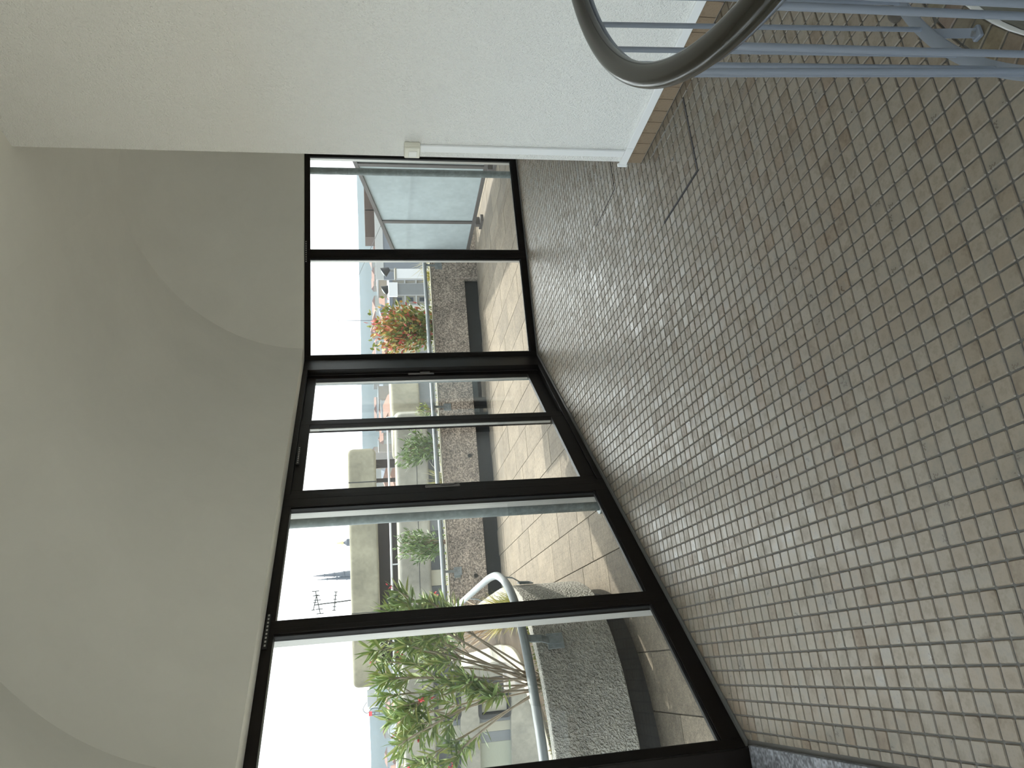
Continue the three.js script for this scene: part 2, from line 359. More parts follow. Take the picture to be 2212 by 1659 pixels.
// ------------------------------------------------------------------ vaulted ceiling: three coves that meet in curved creases, a flat middle
{
  const ceiling = structureGroup('ceiling', 'smooth off-white coved ceiling with curved creases between its facets', 'ceiling');
  const N = 48, prof = []; for (let k = 0; k <= N; k++) { const a = k / N * Math.PI / 2; prof.push([COVE + COVER * (1 - Math.cos(a)), HEAD + (CEIL - HEAD) * Math.sin(a)]); }
  function cove(name, ends, label) {
    const pos = [], S = 24;
    const pt = (k, t) => { const [d, h] = prof[k], [a, b] = ends(d); return [a[0] + (b[0] - a[0]) * t, h, a[1] + (b[1] - a[1]) * t]; };
    const idx = [];
    for (let k = 0; k <= N; k++) for (let s = 0; s <= S; s++) pos.push(...pt(k, s / S));
    for (let k = 0; k < N; k++) for (let s = 0; s < S; s++) { const a = k * (S + 1) + s, b = a + S + 1; idx.push(a, a + 1, b, b, a + 1, b + 1); }
    const g = new THREE.BufferGeometry(); g.setAttribute('position', new THREE.Float32BufferAttribute(pos, 3)); g.setIndex(idx); g.computeVertexNormals();
    const nrm = g.attributes.normal.clone();
    const uv = []; for (let i = 0; i < pos.length; i += 3) uv.push(pos[i] + pos[i + 1] * 0.3, pos[i + 2] + pos[i + 1] * 0.7);
    g.setAttribute('uv', new THREE.Float32BufferAttribute(uv, 2)); g.setAttribute('normal', nrm);
    part(name, g, M.smooth, ceiling, label);
  }
  cove('cove', (d) => [vCA(d), vAB(d)], 'curved facet above the sliding door');
  cove('cove', (d) => [vAB(d), [XE, -6.73 + d]], 'curved facet above the far windows');
  cove('cove', (d) => [[-0.43 + d, ZBACK], vCA(d)], 'curved facet above the left windows');
  const D = COVE + COVER;
  part('flat_field', prism([vCA(D), vAB(D), [XE, -6.73 + D], [XE, ZBACK], [-0.43 + D, ZBACK]], CEIL, CEIL + 0.1), M.smooth, ceiling, 'flat middle of the ceiling');
}
structure('roof', prism([vCA(-0.2), vAB(-0.2), [XE + 0.2, -6.93], [XE + 0.2, ZBACK + 0.3], [-0.63, ZBACK + 0.3]], CEIL + 0.12, CEIL + 0.4), M.concreteGrey, 'concrete roof slab over the stairwell', 'roof');
structure('eaves', prism([vCA(-0.45), vAB(-0.45), vAB(-0.17), vCA(-0.17)], 2.32, 2.44), M.concreteGrey, 'low concrete eaves along the oblique window wall', 'eaves');
structure('wall_facade', box(XE + 0.2, 9, 0, CEIL + 0.4, -6.9, -6.7), M.concreteGrey, 'concrete facade continuing past the frosted divider', 'wall');
structure('neighbour_canopy', prism([[5.5, -6.9], [5.62, -8.3], [6.12, -11], [7.1, -11], [6.62, -8.3], [6.5, -6.9]], 3.25, 3.37), M.concreteGrey, 'high canopy over the neighbouring terrace', 'canopy');
structure('canopy', box(2.75, 7.6, 2.32, 2.44, -7.86, -6.9), M.concreteGrey, 'low concrete canopy shading the far windows', 'canopy');

// ------------------------------------------------------------------ window frames
// local axes of each window wall: x along it, y up, z into the room
function jamb(parent, s0, s1, y0 = 0, y1 = HEAD, bead = -1) {
  part('mullion', rbox(s0, s1, y0, y1, -0.055, 0, 0.003), M.frame, parent);
  part('outer_bead', rbox(s0 + 0.006, s1 - 0.006, y0 + 0.03, y1 - 0.02, -0.1, -0.056, 0.003), M.alu, parent, 'pale metal strip outside the glass');
}
function fixedWindow(g, s0, s1, jl, jr, y0, y1) {
  jamb(g, s0, s0 + jl); jamb(g, s1 - jr, s1);
  part('bottom_rail', rbox(s0 + jl, s1 - jr, 0, y0, -0.055, 0, 0.003), M.frame, g);
  part('top_rail', rbox(s0 + jl, s1 - jr, y1, HEAD, -0.055, 0, 0.003), M.frame, g);
  part('glazing_bead', rbox(s0 + jl, s1 - jr, y0, y0 + 0.014, -0.03, -0.008, 0.002), M.gasket, g);
  part('glazing_bead', rbox(s0 + jl, s0 + jl + 0.012, y0 + 0.014, y1, -0.03, -0.012, 0.002), M.gasket, g);
  part('glazing_bead', rbox(s1 - jr - 0.012, s1 - jr, y0 + 0.014, y1, -0.03, -0.012, 0.002), M.gasket, g);
  part('glass_pane', box(s0 + jl - 0.004, s1 - jr + 0.004, y0 - 0.004, y1 + 0.004, -0.037, -0.034), M.glass, g);
}
function vent(g, s, y, w, n) {
  const v = part('trickle_vent', rbox(s - w / 2, s + w / 2, y - 0.012, y + 0.012, 0, 0.006, 0.002), M.gasket, g, 'small slotted air vent in the frame head');
  for (let i = 0; i < n; i++) { const a = s - w / 2 + (i + 0.6) * w / (n + 0.2); part('slot', rbox(a, a + w / n * 0.5, y - 0.005, y + 0.004, 0.0055, 0.0075, 0.001), M.alu, v); }
}
const wallA = { pos: [-0.43, 0, -3.566], turn: Math.PI / 4 }, wallB = { pos: [2.734, 0, -6.73], turn: 0 }, wallC = { pos: [-0.56, 0, 2.33], turn: Math.PI / 2 }, wallD = { pos: [XR, 0, ZBACK], turn: Math.PI };
const w1 = structureGroup('window_1', 'nearest tall fixed window looking onto the rounded planter and oleander', 'window', wallA.pos, wallA.turn);
fixedWindow(w1, 0, 1.0, 0.05, 0.035, 0.1, 2.092); vent(w1, 0.98, 2.127, 0.25, 9);
const w2 = structureGroup('window_2', 'tall fixed window with the antenna and church spires behind it', 'window', wallA.pos, wallA.turn);
fixedWindow(w2, 1.0, 2.19, 0.06, 0.085, 0.1, 2.092);
const d1 = structureGroup('door_1', 'dark brown sliding glass door of two leaves in the oblique wall', 'door', wallA.pos, wallA.turn);
{
  jamb(d1, 2.19, 2.245); jamb(d1, 4.25, 4.47);
  part('threshold_rail', rbox(2.245, 4.25, 0, 0.045, -0.1, 0, 0.003), M.frame, d1);
  part('head_rail', rbox(2.245, 4.25, 2.105, HEAD, -0.1, 0, 0.003), M.frame, d1);
  const leaf = (s0, s1, z, hs, label) => {
    const f = new THREE.Group(); f.name = 'door_leaf'; f.userData.label = label; d1.add(f);
    const sl = 0.075;
    part('stile', rbox(s0, s0 + sl, 0.045, 2.105, z - 0.036, z, 0.003), M.frame, f);
    part('stile', rbox(s1 - sl, s1, 0.045, 2.105, z - 0.036, z, 0.003), M.frame, f);
    part('top_rail', rbox(s0 + sl, s1 - sl, 2.035, 2.105, z - 0.036, z, 0.003), M.frame, f);
    part('bottom_rail', rbox(s0 + sl, s1 - sl, 0.045, 0.15, z - 0.036, z, 0.003), M.frame, f);
    part('outer_bead', rbox(s1 - sl - 0.004, s1 - sl + 0.014, 0.15, 2.035, z - 0.056, z - 0.0365, 0.002), M.alu, f, 'pale metal strip outside the glass');
    part('glass_pane', box(s0 + sl - 0.004, s1 - sl + 0.004, 0.146, 2.039, z - 0.02, z - 0.016), M.glass, f);
    part('pull_handle', rbox(hs - 0.014, hs + 0.014, 1.0, 1.235, z, z + 0.016, 0.0075, 3), M.handle, f, 'slim grey pull handle');
    part('latch', rbox(hs - 0.006, hs + 0.006, 1.04, 1.13, z + 0.016, z + 0.026, 0.004, 2), M.handle, f, 'small thumb latch on the handle');
  };
  leaf(2.235, 3.31, -0.012, 2.262, 'front sliding leaf beside the fixed window');
  leaf(3.25, 4.262, -0.058, 4.225, 'rear sliding leaf next to the corner post');
  vent(d1, 2.74, 2.085, 0.24, 9);
}
const w3 = structureGroup('window_3', 'far window looking onto the red-tipped photinia bush', 'window', wallB.pos, wallB.turn);
fixedWindow(w3, -0.02, 1.085, 0.06, 0.045, 0.062, 2.092);
const w4 = structureGroup('window_4', 'far window looking onto the frosted glass divider, next to the switch', 'window', wallB.pos, wallB.turn);
fixedWindow(w4, 1.085, 2.3, 0.045, 0.1, 0.062, 2.092); vent(w4, 1.1, 2.13, 0.24, 10);
[['window_5', 'left window next to the end pier'], ['window_6', 'fourth left window from the oblique wall'], ['window_7', 'third left window from the oblique wall'], ['window_8', 'second left window from the oblique wall'], ['window_9', 'left window closest to the oblique wall']].forEach(([n, l], i) => {
  fixedWindow(structureGroup(n, l, 'window', wallC.pos, wallC.turn), i * 1.178, (i + 1) * 1.178, 0.05, 0.05, 0.1, 2.092);
});
[['window_10', 'window behind the stairs next to the right wall'], ['window_11', 'middle window behind the stairs'], ['window_12', 'window behind the stairs next to the left windows']].forEach(([n, l], i) => {
  fixedWindow(structureGroup(n, l, 'window', wallD.pos, wallD.turn), i * 1.03, (i + 1) * 1.03, 0.05, 0.05, 0.1, 2.092);
});
// stone sill under the left windows, pale strips along the window walls
structure('trim_3', rbox(-0.56, -0.43, 0, HEAD, -3.66, -3.52, 0.004), M.frame, 'dark corner post between the left and the oblique windows', 'trim');
structure('sill_left', rbox(-0.56, -0.418, -0.02, 0.018, -3.515, 2.3, 0.004), M.stone, 'mottled blue-grey stone sill along the left windows', 'sill');
const stripA = structure('trim_1', prism([vCA(0.002), vAB(0.002), vAB(0.026), vCA(0.026)], -0.003, 0.007), M.strip, 'thin grey edging strip below the sliding door', 'trim');
structure('trim_2', prism([vAB(0.002), [XE - 0.02, -6.728], [XE - 0.02, -6.704], vAB(0.026)], -0.003, 0.007), M.strip, 'thin grey edging strip below the far windows', 'trim');

// ------------------------------------------------------------------ skirting, trunking, switch on the right wall
{
  const b = structureGroup('baseboard_right', 'row of brown square skirting tiles at the foot of the right wall', 'skirting');
  const geo = rbox(XR - 0.009, XR, 0.001, 0.084, -0.0436, 0.0436, 0.002, 1);
  for (let k = 0; k < 22; k++) { const t = part('tile', geo, M.skirting, b); t.position.z = ZR + 0.046 + k * 0.0902; }
  part('joint', box(XR - 0.005, XR, 0, 0.083, ZR + 0.002, ZR + 22 * 0.0902), M.grout, b);
}
{
  const t = thing('cable_trunking', 'white plastic cable trunking above the skirting and up to the light switch', 'trunking');
  part('channel', rbox(XR - 0.015, XR - 0.001, 0.088, 0.131, ZR + 0.14, ZR + 2.0, 0.002), M.trunking, t);
  part('channel', rbox(XR - 0.015, XR - 0.001, 0.088, 0.131, ZR - 0.012, ZR + 0.138, 0.002), M.trunking, t);
  part('riser', rbox(XR - 0.013, XR - 0.001, 0.133, 1.285, -3.572, -3.52, 0.002), M.trunking, t, 'upright trunking leading to the switch');
  part('end_cap', rbox(XR - 0.019, XR - 0.001, 0.08, 0.138, ZR - 0.028, ZR - 0.01, 0.004), M.trunking, t);
}
{
  const s = thing('light_switch', 'square cream surface-mounted light switch at the edge of the right wall', 'switch', [XR, 1.325, -3.545]);
  part('back_box', rbox(-0.032, 0, -0.043, 0.043, -0.044, 0.044, 0.006, 3), M.switchBox, s);
  part('cover', rbox(-0.045, -0.031, -0.042, 0.042, -0.043, 0.043, 0.008, 4), M.switchBox, s);
  const rk = part('rocker', rbox(-0.051, -0.043, -0.022, 0.022, -0.022, 0.022, 0.002, 2), M.rocker, s, 'white rocker');
  rk.rotation.z = 0.04;
}

// ------------------------------------------------------------------ floor hatches
function hatch(x0, x1, z0, z1, thick, label) {
  const h = thing('floor_hatch', label, 'hatch', [(x0 + x1) / 2, 0, (z0 + z1) / 2]);
  const w = (x1 - x0) / 2, d = (z1 - z0) / 2, a = 0.004;
  part('edge', rbox(-w, w, -0.003, 0.0022, d - thick, d, 0.001), M.hatchGap, h, 'dark gap along the near edge');
  part('edge', rbox(-w, -w + thick, -0.003, 0.0022, -d, d - thick, 0.001), M.hatchGap, h, 'dark gap along the left edge');
  part('edge', rbox(-w + thick, w, -0.003, 0.0018, -d, -d + a, 0.001), M.hatchEdge, h);
  part('edge', rbox(w - a, w, -0.003, 0.0018, -d + a, d - thick, 0.001), M.hatchEdge, h);
  part('lift_hole', new THREE.TorusGeometry(0.009, 0.003, 8, 18).rotateX(Math.PI / 2).translate(0.02, 0.001, 0), M.hatchEdge, h);
  part('lift_hole_plug', new THREE.CylinderGeometry(0.007, 0.007, 0.003, 14).translate(0.02, 0.0005, 0), M.hatchGap, h);
}
hatch(2.155, 2.59, -3.465, -2.985, 0.011, 'tiled floor hatch with a thick dark gap beside the skirting');
hatch(2.803, 3.25, -4.555, -4.105, 0.006, 'tiled floor hatch with thin edges in the recess beyond the wall corner');
single('floor_plug', new THREE.LatheGeometry([[0, 0.003], [0.006, 0.003], [0.008, 0.001], [0.008, 0]].map((p) => new THREE.Vector2(...p)), 16).translate(2.57, 0, -3.7), M.hatchGap, 'tiny dark plug in the tiles between the two floor hatches', 'plug');

// ------------------------------------------------------------------ stair railing
{
  const r = thing('stair_railing', 'curved stair railing with a dark handrail and blue-grey bars', 'railing', [WELL[0], 0, WELL[1]]);
  const lathe = (pts, a0 = -255, a1 = -48, seg = 120) => new THREE.LatheGeometry(pts.map((p) => new THREE.Vector2(...p)), seg, (90 - a1) * RAD, (a1 - a0) * RAD);
  const prof = []; for (let i = 0; i <= 28; i++) { const a = -i / 28 * 2 * Math.PI, c = Math.cos(a), s = Math.sin(a); prof.push([1.028 + 0.026 * Math.sign(c) * Math.pow(Math.abs(c), 0.8), 1.018 + 0.019 * Math.sign(s) * Math.pow(Math.abs(s), 0.85)]); }
  part('handrail', lathe(prof), M.handrail, r, 'dark brown-grey rounded plastic handrail');
  part('carrier_bar', lathe([[1.012, 0.99], [1.04, 0.99], [1.04, 1.001], [1.012, 1.001], [1.012, 0.99]]), M.baluster, r, 'flat bar under the handrail');
  part('bottom_bar', lathe([[0.97, 0.085], [1.004, 0.085], [1.004, 0.093], [0.97, 0.093], [0.97, 0.085]]), M.baluster, r, 'flat blue-grey bar near the floor');
  const P = (R, a, y) => [R * Math.cos(a * RAD), y, R * Math.sin(a * RAD)];
  const bars = [[-84, -84], [-93, -93], [-102.6, -102.6], [-110.8, -110.8], [-119.5, -121], [-126.8, -129.5], [-138.2, -137.2], [-143.6, -145], [-155.3, -152.6], [-163.4, -161.6], [-165.4, -163.6], [-174, -174], [-183, -183], [-192, -192], [-201, -201], [-210, -210]];
  for (const [t, b] of bars) part('baluster', rod(P(0.987, b, 0.091), P(1.024, t, 0.995), 0.0066, 0.0066, 14), M.baluster, r);
  for (const a of [-112.5, -150, -190, -78]) {
    const br = part('bracket', beam(P(0.985, a, 0.086), P(0.95, a - 4.5, 0.012), 0.024, 0.008), M.baluster, r, 'small flat leg fixed to the slab edge');
    part('foot', rbox(-0.018, 0.018, 0, 0.014, -0.014, 0.014, 0.004).translate(...P(0.95, a - 4.5, 0)), M.baluster, br);
    part('bolt', new THREE.CylinderGeometry(0.008, 0.008, 0.008, 6).translate(...P(0.952, a - 4.5, 0.017)), M.bolt, br);
  }
}
single('floor_door_stop', new THREE.LatheGeometry([[0, 0.022], [0.012, 0.022], [0.024, 0.017], [0.029, 0.008], [0.03, 0]].map((p) => new THREE.Vector2(...p)), 28).translate(1.735, 0, -1.6), M.rubber, 'round dark rubber door stop on the tiles behind the railing bars', 'door stop');

// ------------------------------------------------------------------ terrace
{
  const t = structureGroup('terrace_floor', 'sunlit terrace of washed concrete pavers outside the windows', 'terrace');
  part('bedding', prism([[-3, -4.2], [-3, -2.5], [-0.6, -2.5], [-0.6, -3.66], [2.7, -6.96], [8, -6.96], [8, -10.6], [-0.3, -10.6], [-0.3, -6.4]], -0.3, -0.014), M.joint, t, 'dark joints between the pavers');
  const px = 0.3285, pz = 0.66, x0 = 0.0, tones = [[0.225, 0.203, 0.17], [0.245, 0.222, 0.187], [0.235, 0.212, 0.178], [0.21, 0.19, 0.162]];
  const outer = [1 / R2, 1 / R2, (-3.996) / R2 - 0.11];
  for (let i = -8; i < 24; i++) for (let j = 0; j < 10; j++) {
    const a = x0 + i * px, b = a + px, c = -10.28 + j * pz + (i & 1 ? 0.33 : 0), d = c + pz;
    let poly = [[a + 0.003, c + 0.003], [b - 0.003, c + 0.003], [b - 0.003, d - 0.003], [a + 0.003, d - 0.003]];
    const clip = (p, nx, nz, k) => { const o = []; for (let q = 0; q < p.length; q++) { const A = p[q], B = p[(q + 1) % p.length], da = nx * A[0] + nz * A[1] - k, db = nx * B[0] + nz * B[1] - k; if (da >= 0) o.push(A); if ((da >= 0) !== (db >= 0)) { const s = da / (da - db); o.push([A[0] + (B[0] - A[0]) * s, A[1] + (B[1] - A[1]) * s]); } } return o; };
    if (a + b > 2 * 2.7) poly = clip(poly, 0, -1, 6.85); else poly = clip(clip(poly, -outer[0], -outer[1], -outer[2]), 0, -1, 3.7);
    if (b < -0.5) poly = clip(poly, -1, 0, 0.56);
    poly = clip(poly, 0, 1, -10.02);
    if (poly.length < 3 || (a < 0.3 && d < -6.0) || a < -2.6) continue;
    let A = 0; poly.forEach((p, q) => { const n = poly[(q + 1) % poly.length]; A += p[0] * n[1] - n[0] * p[1]; });
    if (Math.abs(A) / 2 < 0.004) continue;
    const tn = tones[Math.floor(rnd() * 4)], v = rr(0.93, 1.07);
    const g = prism(poly, -0.03, rr(-0.001, 0.001), { bevel: 0.002 });
    const uv = g.attributes.uv, du = rr(0, 3), dv = rr(0, 3); for (let q = 0; q < uv.count; q++) uv.setXY(q, uv.getX(q) + du, uv.getY(q) + dv);
    part('paver', tint(g, tn.map((x) => x * v)), M.paver, t);
  }
}

// ------------------------------------------------------------------ planters
const offset = (line, w) => line.map((p, i) => {
  const a = line[Math.max(0, i - 1)], b = line[Math.min(line.length - 1, i + 1)], dx = b[0] - a[0], dz = b[1] - a[1], l = Math.hypot(dx, dz);
  return [p[0] + dz / l * w, p[1] - dx / l * w];
});
function smoothLine(pts, n) {
  const c = new THREE.CatmullRomCurve3(pts.map(([x, z]) => new THREE.Vector3(x, 0, z)), false, 'centripetal');
  return c.getPoints(n).map((v) => [v.x, v.z]);
}
const rimLine = smoothLine([[-2.4, -4.35], [-1.4, -4.45], [-0.62, -4.6], [-0.33, -4.67], [-0.02, -4.8], [0.22, -4.98], [0.4, -5.2], [0.51, -5.55], [0.55, -5.95], [0.56, -6.6], [0.56, -7.6], [0.56, -8.7], [0.56, -9.9]], 90);
const strip = (line, w0, w1) => [...offset(line, w0), ...offset(line, w1).reverse()];
const backLine = smoothLine([[-2.4, -3.95], [-1.2, -4.36], [-0.62, -4.82], [-0.2, -5.32], [0.08, -5.9], [0.16, -6.6], [0.16, -7.6], [0.16, -9.9]], 60);
{
  const p = thing('terrace_planter', 'rounded rough concrete planter with a dark plinth just outside the nearest window', 'planter');
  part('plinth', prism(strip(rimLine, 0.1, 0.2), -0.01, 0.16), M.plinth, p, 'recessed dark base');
  part('front_wall', prism(strip(rimLine, 0.0, 0.09), 0.155, 0.64, { bevel: 0.006 }), M.stucco, p, 'curved wall of rough grey roughcast');
  part('back_wall', prism(strip(backLine, 0.0, 0.13), -0.6, 0.6, { bevel: 0.006 }), M.rim, p, 'pale parapet at the outer edge');
  part('soil', prism([...offset(rimLine, 0.085), ...backLine.slice().reverse()], 0.2, 0.575), M.soil, p);
}
{
  const p = thing('terrace_planter', 'long straight concrete planter with dark plinth at the far side of the terrace', 'planter');
  part('plinth', box(0.62, 8, -0.01, 0.2, -10.3, -10.03), M.plinth, p, 'recessed dark base');
  for (const [a, b] of [[0.56, 3.86], [3.865, 7.2]]) part('front_wall', rbox(a, b, 0.19, 0.655, -9.97, -9.9, 0.006), M.aggregate, p);
  part('rim', rbox(0.56, 7.2, 0.6555, 0.672, -9.98, -9.905, 0.004), M.rim, p, 'pale top edge');
  part('back_wall', rbox(0.0, 7.2, -0.6, 0.63, -10.62, -10.54, 0.006), M.rim, p);
  part('soil', box(0.56, 7.2, 0.2, 0.6, -10.54, -9.97), M.soil, p);
  part('end_block', rbox(5.22, 6.3, -0.01, 0.31, -9.985, -9.86, 0.006), M.aggregate, p, 'thicker concrete block at the foot');
  for (const [x, y] of [[1.08, 0.33], [2.62, 0.3]]) part('drain_hole', new THREE.CylinderGeometry(0.026, 0.026, 0.012, 18).rotateX(Math.PI / 2).translate(x, y, -9.897), M.blackFrame, p, 'round drain hole');
  for (const x of [1.12, 2.2]) part('cover_plate', rbox(x - 0.05, x + 0.05, 0.52, 0.6, -9.9, -9.893, 0.002), M.galv, p, 'small grey fixing plate');
}
// pipe rails on the planters
{
  const line = [[-2.4, -4.24], [-1.3, -4.33], [-0.51, -4.5], [-0.27, -4.58], [0.02, -4.7], [0.27, -4.88], [0.46, -5.14], [0.58, -5.5], [0.625, -5.92], [0.63, -6.6], [0.63, -8.0], [0.63, -9.7]];
  const p = thing('pipe_rail', 'curved grey pipe rail bending round the end of the near planter', 'railing');
  part('pipe', tubeThrough(line.map(([x, z]) => [x, 0.73, z]), 0.027, 140, 14), M.pipe, p);
  const bracket = (x, z, nx, nz) => {
    const q = [[x, 0.715, z], [x - nx * 0.01, 0.69, z - nz * 0.01], [x - nx * 0.02, 0.62, z - nz * 0.02], [x - nx * 0.052, 0.57, z - nz * 0.052], [x - nx * 0.056, 0.5, z - nz * 0.056]];
    for (let i = 0; i + 1 < q.length; i++) part('bracket', beam(q[i], q[i + 1], 0.045, 0.008), M.pipe, p, 'bent flat bar');
    const pl = part('fixing_plate', rbox(-0.05, 0.05, -0.05, 0.05, -0.004, 0.004, 0.002), M.pipe, p, 'square fixing plate');
    pl.position.set(x - nx * 0.062, 0.53, z - nz * 0.062); pl.rotation.y = Math.atan2(nx, nz);
  };
  bracket(0.14, -4.78, 0.45, 0.89); bracket(0.6, -5.62, 0.98, 0.2); bracket(0.63, -7.6, 1, 0); bracket(-0.9, -4.41, 0.2, 0.98);
}
{
  const p = thing('pipe_rail', 'long straight white pipe rail in front of the far planter', 'railing');
  part('pipe', tubeThrough([[0.78, 0.74, -9.85], [2.5, 0.745, -9.85], [5, 0.75, -9.85], [7.2, 0.75, -9.85]], 0.026, 40, 14), M.pipe, p);
  for (const x of [1.15, 3.3, 5.42, 6.9]) {
    part('bracket', beam([x, 0.73, -9.86], [x, 0.56, -9.89], 0.03, 0.008), M.pipe, p, 'flat bar down to the planter wall');
    part('fixing_plate', rbox(x - 0.05, x + 0.05, 0.5, 0.6, -9.899, -9.89, 0.002), M.pipe, p, 'square fixing plate');
  }
}

// ------------------------------------------------------------------ frosted divider
{
  const g = thing('glass_divider', 'frosted glass divider with a dark metal frame and sloping top at the terrace end', 'divider', [5.66, 0, -8]);
  const top = (z) => 1.66 + (z + 7.85) * 0.2412, Z = [-6.9, -7.86, -9.1, -9.86];
  const H = (z) => Math.min(top(z), 1.88);
  const bar = (a, b) => beam([0, a[0], a[1] + 8], [0, b[0], b[1] + 8], 0.05, 0.045);
  part('top_rail', bar([H(-6.9), -6.9], [H(-9.86), -9.86]), M.darkMetal, g);
  part('bottom_rail', bar([0.12, -6.9], [0.12, -9.86]), M.darkMetal, g);
  Z.forEach((z) => part('post', rbox(-0.022, 0.022, 0.1, H(z) - 0.01, z + 8 - 0.028, z + 8 + 0.028, 0.003), M.darkMetal, g));
  for (let i = 0; i < 3; i++) {
    const a = Z[i] - 0.026, b = Z[i + 1] + 0.026, s = new THREE.Shape([[a + 8, 0.13], [b + 8, 0.13], [b + 8, H(b) - 0.015], [a + 8, H(a) - 0.015]].map(([u, v]) => new THREE.Vector2(-u, v)));
    const e = new THREE.ExtrudeGeometry(s, { depth: 0.006, bevelEnabled: false }).rotateY(Math.PI / 2).translate(-0.003, 0, 0);
    part('frosted_pane', metric(e), M.frosted, g);
    part('mid_rail', rbox(0.012, 0.03, 0.965, 1.012, b + 8, a + 8, 0.002), M.galv, g, 'pale rail behind the glass');
  }
  for (const z of [-7.86, -9.1]) {
    const f = part('foot', rbox(-0.06, 0.06, 0.04, 0.1, z + 8 - 0.03, z + 8 + 0.03, 0.004), M.darkMetal, g, 'dark metal foot');
    part('foot_plate', rbox(-0.05, 0.05, 0, 0.04, z + 8 - 0.11, z + 8 + 0.11, 0.004), M.darkMetal, f);
  }
}

// ------------------------------------------------------------------ round steel posts under the eaves
[[1.004, -5.315, 'galvanised steel post outside the window with the antenna behind it'], [2.65, -7.075, 'galvanised steel post outside the rear leaf of the sliding door'], [4.94, -7.0, 'galvanised steel post in front of the frosted glass divider']].forEach(([x, z, l]) => {
  const p = thing('steel_post', l, 'post', [x, 0, z], 0);
  part('shaft', metric(new THREE.CylinderGeometry(0.037, 0.037, 2.32, 28).translate(0, 1.16, 0)), M.galv, p);
  part('base_plate', new THREE.CylinderGeometry(0.062, 0.062, 0.012, 24).translate(0, 0.006, 0), M.galv, p);
});

// ------------------------------------------------------------------ plants
const leafMat = (c) => new THREE.MeshPhysicalMaterial({ color: c ?? 0xffffff, vertexColors: true, roughness: 0.6, transmission: 0.25, thickness: 0, side: THREE.DoubleSide });
const LEAF = leafMat();
const BARK = std({ color: lin(0.3, 0.245, 0.18), roughness: 0.95 });
const TWIG = std({ color: lin(0.2, 0.14, 0.095), roughness: 0.95 });
const PETAL = std({ color: lin(0.62, 0.06, 0.07), roughness: 0.7, side: THREE.DoubleSide });
function blade(len, wid, bend, seg = 4, col = [1, 1, 1]) {   // a leaf along +y, bending to +z
  const pos = [], idx = [], c = [];
  for (let i = 0; i <= seg; i++) {
    const t = i / seg, w = wid * Math.sin(Math.PI * Math.min(0.97, 0.06 + t * 0.94)) * 0.5, y = len * t, z = bend * len * t * t;
    pos.push(-w, y, z + w * 0.35, 0, y, z, w, y, z + w * 0.35); c.push(...col, ...col, ...col);
    if (i < seg) { const a = i * 3; idx.push(a, a + 1, a + 3, a + 1, a + 4, a + 3, a + 1, a + 2, a + 4, a + 2, a + 5, a + 4); }
  }
  const g = new THREE.BufferGeometry();
  g.setAttribute('position', new THREE.Float32BufferAttribute(pos, 3)); g.setAttribute('color', new THREE.Float32BufferAttribute(c, 3)); g.setIndex(idx); g.computeVertexNormals();
  return g;
}
const Y = new THREE.Vector3(0, 1, 0);
function placeMatrix(pos, dir, roll, scale) {
  const q = new THREE.Quaternion().setFromUnitVectors(Y, dir.clone().normalize()).multiply(new THREE.Quaternion().setFromAxisAngle(Y, roll));
  return new THREE.Matrix4().compose(pos, q, new THREE.Vector3(scale, scale, scale));
}
function around(dir, spread, r) {   // a direction turned away from dir by about spread
  const t = new THREE.Vector3(r() - 0.5, r() - 0.5, r() - 0.5).cross(dir).normalize();
  return dir.clone().multiplyScalar(Math.cos(spread)).addScaledVector(t, Math.sin(spread)).normalize();
}
const OLEANDER = [[0.16, 0.24, 0.05], [0.2, 0.29, 0.065], [0.11, 0.18, 0.04], [0.26, 0.34, 0.1], [0.3, 0.33, 0.09]];
